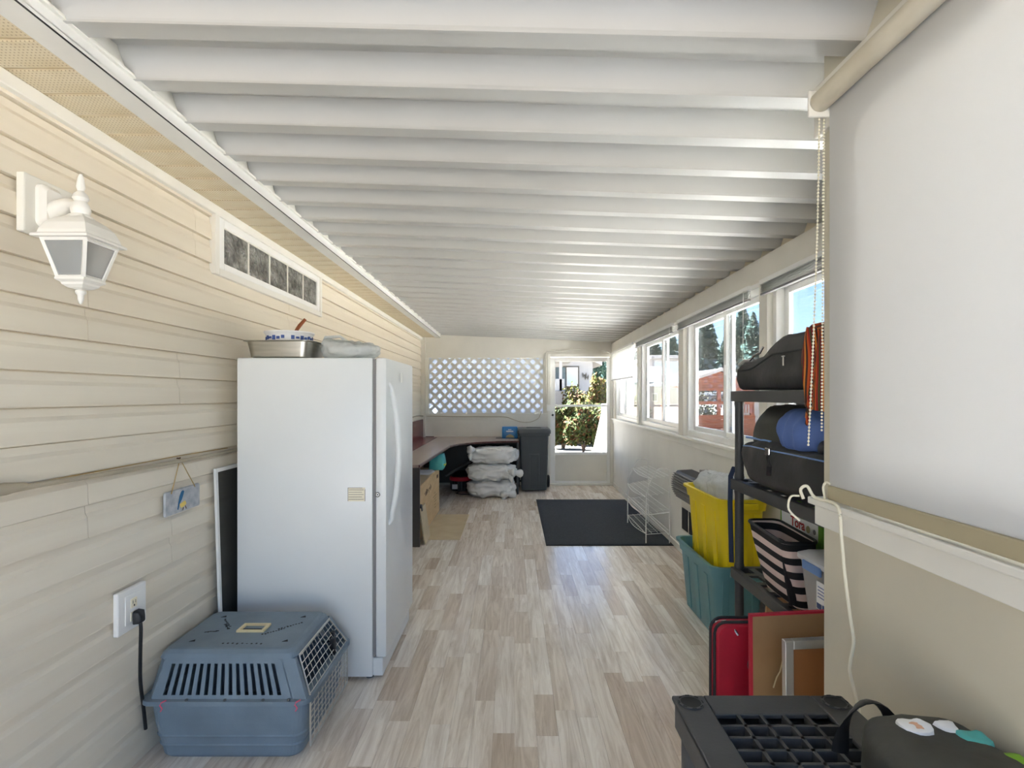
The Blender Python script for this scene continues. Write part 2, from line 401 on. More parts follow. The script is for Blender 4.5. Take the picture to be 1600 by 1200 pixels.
def stripemat(name, cols, scale, axis, dist=0.0, rough=.8):
    m = bpy.data.materials.new(name); m.use_nodes = True; nt = m.node_tree; N = nt.nodes; L = nt.links
    p = N['Principled BSDF']; p.inputs['Roughness'].default_value = rough
    tc = N.new('ShaderNodeTexCoord'); wv = N.new('ShaderNodeTexWave'); wv.wave_type = 'BANDS'; wv.bands_direction = axis
    wv.inputs['Scale'].default_value = scale; wv.inputs['Distortion'].default_value = dist; wv.inputs['Detail'].default_value = 0.5; wv.inputs['Detail Scale'].default_value = .6
    wv.wave_profile = 'SAW' if len(cols) > 2 else 'SIN'
    L.new(tc.outputs['Object'], wv.inputs['Vector'])
    r = N.new('ShaderNodeValToRGB'); r.color_ramp.interpolation = 'CONSTANT'
    r.color_ramp.elements[0].color = lin(cols[0]); r.color_ramp.elements[1].color = lin(cols[-1]); r.color_ramp.elements[1].position = (len(cols)-1)/len(cols) if len(cols) > 2 else .5
    for i, c in enumerate(cols[1:-1]):
        e = r.color_ramp.elements.new((i+1)/len(cols)); e.color = lin(c)
    L.new(wv.outputs['Fac'], r.inputs['Fac']); L.new(r.outputs['Color'], p.inputs['Base Color']); return m
M['zebra'] = stripemat('zebra_canvas', [(34,32,32),(216,198,192)], 5.2, 'Z', 2.2)
M['scarf'] = stripemat('striped_weave', [(150,40,30),(196,84,30),(60,40,34),(214,130,50),(120,30,34),(70,74,46)], 9.0, 'Y', 0.3)
M['slatgrey'] = mat('shaded_slats', (150,150,146), 0.5)  # grey paints the underside shade into the white raised slats
# ================================================================ THE SETTING
XL = -1.48      # face of the siding
YF = 8.80       # face of the far wall
def struct(o): o['kind'] = 'structure'; return o
def sroot(name, loc=(0,0,0)):
    o = bpy.data.objects.new(name, None); COL.objects.link(o); o.location = loc; o.empty_display_size = .1; return struct(o)

# ---- floor and its laminate strips
floor = struct(MB().box(-1.62, 1.75, -1.3, 8.92, -0.16, -0.007).build('floor', M['plank']))
PW = 0.0935
rnd = random.Random(21)
lens = (0.32, 0.46, 0.62, 0.78, 0.94)
strip = {}
planks = []
for i in range(34):
    x0 = -1.49+i*PW; y = -1.3-rnd.random()*0.6
    while y < 8.8:
        ln = rnd.choice(lens); planks.append((x0, y, ln)); y += ln
vis = [p for p in planks if p[1]+p[2] > 2.0 and -0.85 < p[0] < 1.5 and p[1]+p[2] < 8.9]
vis.sort(key=lambda p: p[1]); near = set(vis[:300])
far = MB()
for p in planks:
    x0, y, ln = p
    if p in near:
        if ln not in strip:
            mb = MB().box(-PW/2+.0004, PW/2-.0004, .0006, ln-.0006, -.007, 0)
            me = bpy.data.meshes.new('plank'); me.from_pydata(mb.v, [], mb.f); me.materials.append(M['plank']); strip[ln] = me
        o = bpy.data.objects.new('plank', strip[ln]); COL.objects.link(o); o.location = (x0+PW/2, y, 0); put(o, floor)
    else:
        far.box(x0+.0004, x0+PW-.0004, max(y,-1.3)+.0006, min(y+ln, 8.9)-.0006, -.007, 0)
fo = far.build('planks', M['plank'], floor); fo['kind'] = 'stuff'

# ---- left wall: backing and siding boards
wall_left = struct(MB().box(-1.66, -1.502, -1.6, 8.92, -0.16, 2.6).build('wall_left', M['siding']))
CH = 0.1146; Z0 = 0.038
prof = [(-1.502, .0), (XL+.001, .0), (XL, .004), (XL-.0035, .070), (XL-.0115, .084), (XL-.0135, CH-.005), (-1.502, CH-.005)]
joints = {14:1.895, 8:1.895, 12:2.415, 6:2.36}
sj = random.Random(5)
for pr in range(0, 21, 2):
    j = joints.get(pr, sj.uniform(0.2, 3.8))
    cuts = [-1.6]+[c for c in [j-3.66, j, j+3.66, j+7.32] if -1.5 < c < 8.7]+[YF]
    for k in (pr, pr+1):
        if k > 20: continue
        z = Z0+CH*k
        for a, b in zip(cuts[:-1], cuts[1:]):
            MB().prism([(x, z+h) for x, h in prof], a+.0012, b-.0012, 'y').build('siding_board', M['siding'], wall_left)
MB().prism([(x, Z0-CH+h) for x, h in prof], -1.6, YF, 'y').build('siding_board', M['siding'], wall_left)
struct(MB().box(-1.494, -1.458, -1.6, YF, 2.343, 2.388, .004).build('trim_1', M['trimwhite']))
struct(MB().box(-1.494, -1.415, YF-.055, YF, 0, 2.39, .004).build('trim_2', M['paint']))
# ---- soffit under the house eave, one panel after the other
soff = struct(MB().box(-1.62, -1.192, -1.6, 8.92, 2.42, 2.62).build('trim_3', M['paint']))
sp = MB().prism([(0,2.388),(.116,2.388),(.119,2.396),(.131,2.396),(.131,2.41),(0,2.41)], -1.494, -1.255, 'x').build('soffit_panel', M['soffit'], soff)
for k in range(-12, 67):
    if k: part_copy(sp, soff, (0, k*.131, 0))
# ---- header channel that carries the roof
hd = struct(MB().box(-1.262, -1.180, -1.6, YF, 2.386, 2.405, .003).box(-1.196, -1.180, -1.6, YF, 2.4, 2.44).build('trim_4', M['header']))
MB().box(-1.186, -1.168, -1.6, YF, 2.432, 2.442, .002).build('lip', M['trimwhite'], hd)
MB().box(-1.1810, -1.1792, -1.6, YF, 2.385, 2.3895).build('gasket', M['black'], hd)

# ---- corrugated roof
def ZL(x): return 2.382-0.045*x
ceiling = struct(MB().box(-1.7, 1.95, -1.15, 9.9, .074, .12).xf(lambda x,y,z: (x, y, z+ZL(x))).build('ceiling', M['roof']))  # overhang past the far wall added to block sun there
pp = [(0,0),(.004,-.004),(.014,-.004),(.018,0),(.075,0),(.079,.004),(.127,.067),(.211,.067),(.259,.004),(.263,0)]
poly = pp+[(y, z+.002) for y, z in reversed(pp)]
rp = MB().prism([(1.385+y, z) for y, z in poly], -1.19, 1.9, 'x').xf(lambda x,y,z: (x, y-.031*x, z+ZL(x))).build('roof_panel', M['roof'], ceiling)
for k in range(-9, 32):
    if k: part_copy(rp, ceiling, (0, .263*k, 0))

# ---- far wall with a latticed opening and the storm door
LX0, LX1, LZ0, LZ1 = -1.366, 0.483, 1.16, 2.06
DX0, DX1, DZ1 = 0.60, 1.565, 2.075
wf = MB()
wf.box(-1.66, LX0, YF, YF+.12, -.16, 2.6).box(LX0, LX1, YF, YF+.12, -.16, LZ0).box(LX0, LX1, YF, YF+.12, LZ1, 2.6)
wf.box(LX1, DX0, YF, YF+.12, -.16, 2.6).box(DX0, DX1, YF, YF+.12, DZ1, 2.6).box(DX1, 1.95, YF, YF+.12, -.16, 2.6)
wall_far = struct(wf.build('wall_far', M['paint']))
MB().box(-1.415, .56, YF-.012, YF, .02, 1.055, .002).build('wall_panel', M['paint'], wall_far)
MB().box(-1.415, .56, YF-.016, YF, 1.06, 1.115, .002).build('wall_panel', M['paint'], wall_far)
MB().box(-1.415, .56, YF-.022, YF, 1.115, LZ0, .003).build('sill', M['paint'], wall_far)
# lattice screen in the opening
lat = struct(MB().box(LX0-.055, LX0, YF-.03, YF+.03, LZ0, LZ1, .004).build('trim_5', M['trimwhite']))
MB().box(LX0-.02, LX1+.02, YF+.055, YF+.059, LZ0-.02, LZ1+.02).build('pane', M['sheet'], lat)
LP = .1585; LW = .046
def clipstrip(c, sgn, y0, y1):
    """a 45 degree lath clipped to the opening; z = sgn*x + c"""
    hw = LW/2*math.sqrt(2); pts = []
    poly = [(-9, sgn*-9+c-hw), (9, sgn*9+c-hw), (9, sgn*9+c+hw), (-9, sgn*-9+c+hw)]
    def clip(poly, f):
        out = []
        for i in range(len(poly)):
            a, b = poly[i-1], poly[i]; fa, fb = f(a), f(b)
            if (fa >= 0) != (fb >= 0):
                t = fa/(fa-fb); out.append((a[0]+(b[0]-a[0])*t, a[1]+(b[1]-a[1])*t))
            if fb >= 0: out.append(b)
        return out
    for f in (lambda p: p[0]-LX0, lambda p: LX1-p[0], lambda p: p[1]-LZ0, lambda p: LZ1-p[1]):
        poly = clip(poly, f)
        if len(poly) < 3: return None
    return MB().prism(poly, y0, y1, 'y')
for k in range(-30, 40):
    for sgn, (a, b) in ((1, (YF+.016, YF+.024)), (-1, (YF+.024, YF+.032))):
        c = 1.6+k*LP
        mb = clipstrip(c, sgn, a, b)
        if mb: mb.build('lath', M['lattice'], lat)
# storm door
dr = sroot('door_1', ((DX0+DX1)/2, YF, 0))
MB().box(DX0-.045, DX0, YF-.022, YF+.02, 0, DZ1+.05, .003).box(DX1, DX1+.05, YF-.022, YF+.02, 0, DZ1+.05, .003).box(DX0, DX1, YF-.022, YF+.02, DZ1, DZ1+.05, .003).box(DX0-.02, DX1+.02, YF-.03, YF+.1, 0, .03, .003).build('door_frame', M['trimwhite'], dr)
a, b = DX0+.001, DX1-.001
MB().box(a, a+.075, YF+.0, YF+.035, .03, DZ1-.01, .004).box(b-.05, b, YF, YF+.035, .03, DZ1-.01, .004).box(a+.075, b-.05, YF, YF+.035, 2.0, DZ1-.01, .004).box(a+.075, b-.05, YF, YF+.035, .49, .53, .004).box(a+.075, b-.05, YF, YF+.035, .03, .07, .004).build('door_leaf', M['vinyl'], dr)
MB().box(a+.075, b-.05, YF+.012, YF+.024, .07, .49, .002).build('kick_panel', M['paint'], dr)
MB().box(a+.075, b-.05, YF-.004, YF+.03, 1.268, 1.302, .004).build('middle_rail', M['vinyl'], dr)
MB().box(a+.07, b-.045, YF+.016, YF+.019, 1.30, 2.005).build('pane', M['doorglass'], dr)
MB().box(a+.07, b-.045, YF+.016, YF+.019, .525, 1.27).build('pane', M['doorglass'], dr)
MB().box(DX0-.06, DX0-.005, YF-.05, YF-.022, 1.20, 1.30, .006).build('latch_box', M['whiteplastic'], dr)
MB().lathe([(.008,0),(.016,-.01),(.019,-.03),(.012,-.045)], (a+.035, YF, 1.135), 12, 'y').build('knob', M['black'], dr, smooth=True)
MB().box(a+.02, a+.05, YF-.006, YF, 1.10, 1.2, .003).build('latch_plate', M['chrome'], dr)

# ---- window wall on the right
wr = MB().box(.006, .13, 1.56, YF+.02, -.16, 1.06).box(.03, .13, 1.56, YF+.02, 2.28, 2.6).xf(RW)
wall_right = struct(wr.build('wall_right', M['closure']))
for a, b in ((1.56,3.03),(3.03,4.25),(4.25,5.47),(5.47,6.69),(6.69,7.91),(7.91,YF)):
    MB().box(0, .012, a+.0015, b-.0015, .0, 1.035).xf(RW).build('wall_panel', M['wallr'], wall_right)
struct(MB().box(-.03, .13, 1.56, YF, 2.14, 2.288, .004).xf(RW).build('trim_6', M['paint']))
sill = struct(MB().box(-.035, .13, 1.56, YF, 1.062, 1.086, .004).xf(RW).build('trim_7', M['trimwhite']))
MB().box(-.016, .0, 1.56, YF, 1.005, 1.062, .003).xf(RW).build('apron', M['wallr'], sill)
struct(MB().box(-.014, .0, 1.56, YF-.02, 0, .06, .003).xf(RW).build('baseboard_right', M['trimwhite']))
posts = [(8.70,8.80),(6.86,6.96),(4.97,5.12),(3.27,3.38),(1.56,1.64)]
for i, (a, b) in enumerate(posts):
    struct(MB().box(-.005, .13, a, b, 1.086, 2.14, .003).xf(RW).build('trim_%d' % (8+i), M['paint']))
wins = [(6.96,8.70,8.12), (5.12,6.86,5.88), (3.38,4.97,4.07), (1.64,3.27,2.3)]
for i, (a, b, st) in enumerate(wins):
    wn_ = sroot('window_%d' % (i+1), RW(.05, (a+b)/2, 1.086))
    z0, z1 = 1.086, 2.14
    f = MB()
    for (p, q, r, s) in ((a,a+.045,z0,z1),(b-.045,b,z0,z1),(a+.045,b-.045,z0,z0+.05),(a+.045,b-.045,z1-.05,z1)):
        f.box(.03, .115, p, q, r, s, .004)
    f.xf(RW).build('window_frame', M['vinyl'], wn_)
    # sliding sash on the inner track, fixed sash on the outer one
    for (p, q, d) in ((a+.045, st+.04, .045), (st-.04, b-.045, .078)):
        sset = MB()
        for (u0,u1,v0,v1) in ((p,p+.042,z0+.05,z1-.05),(q-.05,q,z0+.05,z1-.05),(p+.042,q-.05,z0+.05,z0+.09),(p+.042,q-.05,z1-.09,z1-.05)):
            sset.box(d, d+.028, u0, u1, v0, v1, .004)
        so = sset.xf(RW).build('sash', M['vinyl'], wn_)
        MB().box(d+.012, d+.015, p+.04, q-.045, z0+.085, z1-.085).xf(RW).build('pane', M['glass'], so)
    MB().box(.036, .046, st-.005, st+.018, 1.60, 1.68, .004).xf(RW).build('latch', M['whiteplastic'], wn_)

# ---- near wall section with the roller-shaded window
XN = 0.88
wall_near = struct(MB().box(XN, 1.0, -.4, 1.54, -.16, 1.145).box(XN, 1.0, -.4, 1.54, 2.17, 2.45).box(XN, 1.0, 1.42, 1.54, 1.145, 2.17).box(XN, 1.0, -.4, -.2, 1.145, 2.17).box(1.0, 1.70, 1.44, 1.54, -.16, 2.45).build('wall_near', M['nearwall']))
MB().box(XN-.004, XN, -.4, 1.38, 0, 1.09).build('wall_panel', M['nearwall'], wall_near)
ns = struct(MB().box(XN-.04, 1.0, -.4, 1.555, 1.143, 1.163, .004).build('trim_13', M['trimwhite']))
MB().box(XN-.022, XN, -.4, 1.55, 1.085, 1.143, .003).build('apron', M['trimwhite'], ns)
MB().box(XN+.01, XN+.05, -.2, 1.42, 1.163, 1.19, .003).build('stop_strip', M['trimwhite'], ns)
nb = struct(MB().box(XN-.016, XN, -.4, 1.565, 2.187, 2.33, .003).build('trim_14', M['paint']))
nw = sroot('window_6', (XN+.06, 0, 1.163))
nf = MB()
for (p, q, r, s) in ((-.2,-.14,1.163,2.17),(1.36,1.42,1.163,2.17),(-.14,1.36,1.163,1.22),(-.14,1.36,2.11,2.17),(.58,.64,1.22,2.11)):
    nf.box(XN+.04, XN+.1, p, q, r, s, .004)
nf.build('window_frame', M['vinyl'], nw)
MB().box(XN+.068, XN+.071, -.14, .58, 1.22, 2.11).build('pane', M['doorglass'], nw)
MB().box(XN+.068, XN+.071, .64, 1.36, 1.22, 2.11).build('pane', M['doorglass'], nw)

# ---- glass-block window high on the left wall
gw = sroot('window_5', (XL, 3.42, 2.05))
y0, y1, z0, z1 = 2.672, 4.166, 2.05, 2.384
f = MB()
for (p,q,r,s) in ((y0,y0+.04,z0,z1),(y1-.04,y1,z0,z1),(y0+.04,y1-.04,z0,z0+.036),(y0+.04,y1-.04,z1-.04,z1)): f.box(-1.495, XL+.018, p,q,r,s,.004)
f.build('window_frame', M['trimwhite'], gw)
s2 = MB(); i0, i1, k0, k1 = y0+.04, y1-.04, z0+.036, z1-.04
for (p,q,r,s) in ((i0,i0+.052,k0,k1),(i1-.052,i1,k0,k1),(i0+.052,i1-.052,k0,k0+.035),(i0+.052,i1-.052,k1-.04,k1)): s2.box(-1.494, XL+.013, p,q,r,s,.004)
s2.build('sash', M['vinyl'], gw)
g0, g1 = i0+.052, i1-.052; gz0, gz1 = k0+.035, k1-.04
for k in range(5):
    a = g0+(g1-g0)*k/5; b = g0+(g1-g0)*(k+1)/5
    MB().box(-1.494, XL+.006, a+.006, b-.006, gz0, gz1-.006, .005).build('glass_block', M['block'], gw)
mu = MB()
for k in range(1,5):
    c = g0+(g1-g0)*k/5; mu.box(-1.494, XL+.009, c-.006, c+.006, gz0, gz1)
mu.box(-1.494, XL+.009, g0, g1, gz1-.006, gz1)
mu.build('mullion', M['trimwhite'], gw)

# ================================================================ OUTDOORS
GZ = -0.6
struct(MB().box(-60, 90, -40, 130, GZ-.3, GZ).build('ground', M['soil']))
struct(MB().box(1.76, 13, 1.0, 9.4, GZ-.2, GZ+.02).build('bounce_slab', M['concrete']))  # unseen pale pad added to bounce sunlight in through the right windows
struct(MB().box(-8, 14, 12.5, 23.6, GZ-.2, GZ+.01).build('driveway', M['asphalt']))
struct(MB().box(-3.5, 5.5, -9, -1.32, GZ-.2, -.03).build('patio', M['paving']))
struct(MB().box(.3, 2.0, YF+.13, 10.1, GZ, -.02, .01).build('stoop', M['paving']))
def leaves(mb, n, fn, size, rg):
    for _ in range(n):
        c, sc = fn(rg); c = Vector(c); a = Vector((rg.uniform(-1,1), rg.uniform(-1,1), rg.uniform(-1,1))).normalized()
        b = a.orthogonal().normalized(); s = size*sc*rg.uniform(.7,1.3)
        mb.add([c-a*s-b*s*.45, c+a*s*.2-b*s*.6, c+a*s, c+a*s*.2+b*s*.6], [(0,1,2,3)])
    return mb
def build_leaves(mb, name, m, parent):
    me = bpy.data.meshes.new(name); me.from_pydata(mb.v, [], mb.f); me.materials.append(m)
    o = bpy.data.objects.new(name, me); COL.objects.link(o); put(o, parent); o['kind'] = 'stuff'; return o
# hill behind the park
def hillf(u, v):
    x = 6+u*90; y = 44+v*70; h = GZ-.2+ v*17*(0.35+0.65*min(1,max(0,u*1.6)))*(0.8+.35*noise.noise(Vector((u*4,v*3,1)))) + .8*noise.noise(Vector((u*18,v*14,4)))*v
    return (x, y, h)
hill = struct(MB().grid(hillf, 60, 40).build('hill', M['hill'], smooth=True))
# conifers
def conifer(seed, h, wd, base):
    rg = random.Random(seed); tr = []
    def fn(r):
        t = r.random()**.8; rad = wd*(1-t)**.8*(.35+.65*r.random()); an = r.uniform(0, 2*PI)
        drop = -.12*rad
        return ((math.cos(an)*rad, math.sin(an)*rad, h*(.08+.92*t)+drop), 1-.55*t)
    return leaves(MB(), 2600, fn, .42, rg)
cproto = [conifer(i, 1.0*H, W, 0) for i, (H, W) in enumerate(((11,2.5),(9,2.2),(13,2.8)))]
cmesh = []
for mb in cproto:
    me = bpy.data.meshes.new('crown'); me.from_pydata(mb.v, [], mb.f); me.materials.append(M['leafdark']); cmesh.append(me)
trunk = MB().lathe([(.28,0),(.2,3),(.05,8.5)], (0,0,0), 8); tme = bpy.data.meshes.new('trunk'); tme.from_pydata(trunk.v, [], trunk.f); tme.materials.append(M['bark'])
# (pixel column, distance, top row): where each stands is worked out as a real position
cons = [(1078,50,505,'tall conifer at the left edge of the third window pane'),(1094,64,478,'conifer seen high above the orange shed roof, left of its ridge'),(1108,84,492,'slimmer conifer behind the left slope of the shed roof'),
        (1141,54,505,'low conifer right of the window stile above the shed'),(1160,70,478,'tall conifer directly above the shelf bag, left one'),(1177,58,488,'tall conifer beside the window post above the black bag'),
        (1192,78,512,'conifer mostly hidden by the window post'),(1284,80,510,'lone distant conifer against blue sky beyond the hanging chain'),
        (1048,46,512,'conifer rising behind the white two-storey house'),(1020,58,515,'conifer left of the white two-storey house'),(1006,66,510,'conifer by the second window stile'),
        (981,52,520,'conifer seen through the window with the lowered blind'),(960,48,525,'conifer near the far corner of the window wall'),(942,56,525,'conifer rising right of the white cottage eave, seen through the door'),(932,66,530,'farther conifer behind the white cottage eave')]
for i, (px, Y, top, lb) in enumerate(cons):
    X = (px-802)/F*Y; zt = CAMZ+(618-top)/F*Y; zb = GZ
    if Y >= 50 and px > 1000:
        u = (X-6)/90; v = (Y-44)/70; zb = hillf(max(0,u), max(0,v))[2]-.4
    k = i % 3; hh = (11,9,13)[k]; s = max(3.0, zt-zb)/hh
    t = thing('conifer_tree', lb, 'tree', (X, Y, zb), 'conifers behind the houses')
    for nm, me in (('crown', cmesh[k]), ('trunk', tme)):
        o = bpy.data.objects.new(nm, me); COL.objects.link(o); o.parent = t; o.scale = (s*1.2, s*1.2, s); o.rotation_euler = (0,0,i*1.3)
        if nm == 'crown': o['kind'] = 'stuff'
# scrub on the lower slope
rg = random.Random(3)
sc = MB()
def scrub(r):
    u = r.uniform(.0,.75); v = r.uniform(.02,.55); p = hillf(u,v); return ((p[0], p[1], p[2]+r.random()*1.1), 1.2)
build_leaves(leaves(sc, 9000, scrub, .42, rg), 'scrub', M['leafgrey'], hill)
# white cottage seen through the storm door
hy = 25.0
def hx(px, Y=hy): return (px-802)/F*Y
def hz(py, Y=hy): return CAMZ+(618-py)/F*Y
hb = thing('cottage', 'white cottage with dark-trimmed window seen through the storm door', 'house', (hx(890), hy+3, GZ))
xw0, xw1 = -1.2, hx(926)
MB().box(xw0, xw1, hy, hy+8, GZ, hz(566)).prism([(xw0,hz(566)),(xw1,hz(566)),((xw0+xw1)/2,hz(566)+1.15)], hy, hy+8, 'y').build('wall', M['house'], hb)
rf = MB(); xm = (xw0+xw1)/2; e = .38
for s in (-1, 1):
    ex = xw1+e if s > 0 else xw0-e
    zr = hz(566)+1.15; ze = hz(566)-.16*1.15
    rf.add([(xm,hy-.35,zr+.02),(ex,hy-.35,ze+.02),(ex,hy+8.3,ze+.02),(xm,hy+8.3,zr+.02),(xm,hy-.35,zr+.2),(ex,hy-.35,ze+.2),(ex,hy+8.3,ze+.2),(xm,hy+8.3,zr+.2)], [(0,1,2,3),(4,7,6,5),(0,4,5,1),(1,5,6,2),(2,6,7,3),(3,7,4,0)])
rf.build('roof', M['house'], hb)
wy = hy-.04
MB().box(hx(880), hx(905), wy-.03, wy+.05, hz(606), hz(572), .02).build('window_trim', M['housedark'], hb)
wv = MB().box(hx(885), hx(902.5), wy-.06, wy+.02, hz(603.5), hz(574), .02).build('window', M['vinyl'], hb)
MB().box(hx(886), hx(901.5), wy-.075, wy-.05, hz(601.5), hz(576)).build('pane', M['paneblue'], wv)
MB().box(hx(868), hx(883.5), wy-.05, wy+.02, hz(604), hz(574), .02).build('window', M['panedark'], hb)
pr_ = MB().box(-.4, hx(889), hy-1.3, hy, hz(567.5), hz(562), .02).build('porch_roof', M['house'], hb)
MB().box(hx(876,hy-1.2)-.06, hx(876,hy-1.2)+.06, hy-1.25, hy-1.13, GZ, hz(567.5), .01).build('porch_post', M['house'], pr_)
MB().box(-.4, hx(882,hy-1.2), hy-1.25, hy-1.17, hz(611,hy-1.2), hz(592,hy-1.2), .01).build('porch_rail', M['house'], pr_)
MB().box(-.4, hx(882,hy-1.2), hy-1.3, hy-1.16, GZ, hz(611,hy-1.2)).build('skirting', M['housegrey'], pr_)
for px, py in ((913,586.5),(916.5,590)):
    orn = MB()
    for s in (-1,1):
        orn.prism([(hx(px),hz(py)),(hx(px)+s*.09,hz(py)+.14),(hx(px)+s*.10,hz(py)+.02),(hx(px)+s*.07,hz(py)-.12)], hy-.05, hy-.02, 'y')
    orn.build('wall_ornament', M['housedark'], hb)
MB().box(hx(927), hx(940), hy+5, hy+9, GZ, hz(594)).build('lean_to', M['panedark'], hb)
MB().box(hx(926), hx(943), hy+4.4, hy+9.4, hz(592), hz(585), .05).build('lean_to_roof', M['housegrey'], hb)
# autumn bush and yellow shrub in front of it
def shrub(name, label, px, Y, top, w, mname, seed, n=4600, base=GZ):
    X = hx(px, Y); zt = hz(top, Y); t = thing(name, label, 'bush', (X, Y, base)); rg = random.Random(seed)
    lobes = [(rg.uniform(-.55,.55)*w, rg.uniform(-.4,.4)*w, rg.uniform(.30,.86)) for _ in range(14)]
    H = zt-base
    def fn(r):
        l = r.choice(lobes); d = Vector((r.gauss(0,1), r.gauss(0,1), r.gauss(0,1))).normalized()*(r.random()**.4)
        return ((X+l[0]+d.x*w*.42, Y+l[1]+d.y*w*.42, base+H*(l[2]+d.z*.28*1)), 1)
    build_leaves(leaves(MB(), n, fn, .075, rg), 'foliage', M[mname], t)
    st = MB()
    for k in range(6): st.tube([(X+rg.uniform(-.05,.05),Y,base),(X+lobes[k][0]*.4,Y+lobes[k][1]*.4,base+H*.4),(X+lobes[k][0],Y+lobes[k][1],base+H*lobes[k][2])],[.04,.03,.012],6)
    st.build('stem', M['bark'], t)
    return t
shrub('autumn_bush', 'large green and orange bush outside the storm door, by the driveway', 912, 19.5, 634, 1.0, 'leafbush', 4)
shrub('autumn_bush', 'green bush at the left side of the storm door glass', 880, 21.0, 630, 0.7, 'leafbush', 9)
shrub('golden_shrub', 'yellow-green shrub with an orange top in front of the white cottage', 914, 22.8, 606, 1.1, 'leafgold', 12)
shrub('golden_shrub', 'taller yellow-green shrub beside the cottage corner and conifers', 940, 20.6, 592, .6, 'leafgold', 14)
# handrail on the entrance stair
ra = thing('stair_railing', 'white sloping stair railing with balusters outside the storm door', 'railing', (1.66, 10.0, GZ))
MB().box(1.63, 1.73, 9.95, 10.05, GZ, 1.30, .006).build('newel_post', M['vinyl'], ra)
MB().tube([(1.67,9.98,1.24),(1.67,11.45,.14)], .032, 8).build('handrail', M['vinyl'], ra)
MB().tube([(1.67,9.98,.55),(1.67,11.45,-.50)], .022, 8).build('bottom_rail', M['vinyl'], ra)
bb = MB().box(1.655, 1.685, 10.10, 10.13, .45, 1.14).build('baluster', M['vinyl'], ra)
for k in range(1, 11): part_copy(bb, ra, (0, .125*k, -.094*k))
MB().box(1.62, 1.72, 11.42, 11.52, GZ, .2, .006).build('newel_post', M['vinyl'], ra)
# cedar gabled shelter beyond the window wall
gy = 22.0
gz_ = thing('cedar_shelter', 'orange cedar shelter with white-edged gable roof outside the windows', 'shed', (hx(1124,gy), gy, GZ))
def gx(px): return hx(px, gy)
def gh(py): return hz(py, gy)
for px in (1066,1124,1176):
    MB().box(gx(px)-.07, gx(px)+.07, gy, gy+.14, GZ, gh(606), .01).build('post', M['cedar'], gz_)
for px in (1066,1176):
    MB().box(gx(px)-.07, gx(px)+.07, gy+2.8, gy+2.94, GZ, gh(606), .01).build('post', M['cedar'], gz_)
pk = (gx(1124), gh(580)); le = (gx(1056), gh(603)); re = (gx(1192), gh(603))
for i in range(6):
    z0_ = gh(606)+(pk[1]-gh(606))*i/6; z1_ = gh(606)+(pk[1]-gh(606))*(i+1)/6
    def hw(z): return max(.02, (re[0]-pk[0])*(pk[1]-z)/(pk[1]-le[1])*.98)
    MB().prism([(pk[0]-hw(z0_),z0_),(pk[0]+hw(z0_),z0_),(pk[0]+hw(z1_),z1_-.01),(pk[0]-hw(z1_),z1_-.01)], gy+.02, gy+.06, 'y').build('gable_board', M['cedar'], gz_)
for s, (ex, ez) in ((-1, le), (1, re)):
    MB().prism([(pk[0],pk[1]),(ex,ez),(ex,ez+.13),(pk[0],pk[1]+.13)], gy-.3, gy-.2, 'y').build('bargeboard', M['house'], gz_)
    MB().prism([(pk[0],pk[1]+.04),(ex,ez+.04),(ex,ez+.11),(pk[0],pk[1]+.11)], gy-.2, gy+5, 'y').build('roof_slope', M['houseroof'], gz_)
for (z0p, z1p) in ((610.5,606),(632,627)):
    MB().box(gx(1066), gx(1176), gy-.03, gy+.05, gh(z0p), gh(z1p), .01).build('rail', M['cedar'], gz_)
for k in range(6):
    MB().box(gx(1064), gx(1180), gy-.02, gy+.03, gh(692)+k*.19, gh(692)+k*.19+.18, .01).build('wall_board', M['cedar'], gz_)
bl = MB().box(gx(1134)-.02, gx(1134)+.02, gy, gy+.04, gh(645), gh(630)).build('baluster', M['cedar'], gz_)
for k in range(1, 11): part_copy(bl, gz_, (k*.11, 0, 0))
MB().box(gx(1064), gx(1180), gy, gy+3, GZ, GZ+.15).build('deck', M['cedar'], gz_)
for px, lb, sd_ in ((1092,'round grey-green bush behind the shelter rails',31),):
    shrub('grey_shrub', lb, px, 26.8 if sd_ == 31 else 29.5, 610, 1.1, 'leafgrey', sd_, 1800)
# white houses to the left of the shelter
h2 = thing('white_house', 'tall white house with small dark windows seen through the second window', 'house', (hx(1040,37), 37, GZ))
MB().box(hx(1019,37), hx(1075,37), 37, 44, GZ, hz(561,37)).build('wall', M['house'], h2)
MB().box(hx(1015,37), hx(1079,37), 36.6, 44.4, hz(561,37), hz(556,37), .03).build('roof', M['house'], h2)
wv = MB().box(hx(1035,37), hx(1045,37), 36.93, 37.03, hz(589,37), hz(575,37), .02).build('window', M['vinyl'], h2)
MB().box(hx(1036,37), hx(1044,37), 36.91, 36.95, hz(588,37), hz(576,37)).build('pane', M['panedark'], wv)
h3 = thing('white_bungalow', 'low white bungalow with pale roof in front of the tall white house', 'house', (hx(1020,29), 29, GZ))
MB().box(hx(992,29), hx(1057,29), 29, 35, GZ, hz(600,29)).build('wall', M['house'], h3)
MB().prism([(28.5,hz(601,29)),(32,hz(582,29)+.35),(35.5,hz(601,29)),(35.5,hz(601,29)+.12),(32,hz(582,29)+.47),(28.5,hz(601,29)+.12)], hx(988,29), hx(1060,29), 'x').build('roof', M['houseroof'], h3)
wv = MB().box(hx(1018,29), hx(1027,29), 28.94, 29.02, hz(628,29), hz(614,29), .02).build('window', M['vinyl'], h3)
MB().box(hx(1019.5,29), hx(1025.5,29), 28.92, 28.96, hz(626,29), hz(616,29)).build('pane', M['panedark'], wv)
h4 = thing('pale_garage', 'long pale garage beyond the window behind the shelf rack', 'building', (hx(1240,24), 24, GZ))
MB().box(hx(1170,24), hx(1420,24), 26.5, 32, GZ, hz(619,24), .01).build('wall', M['house'], h4)
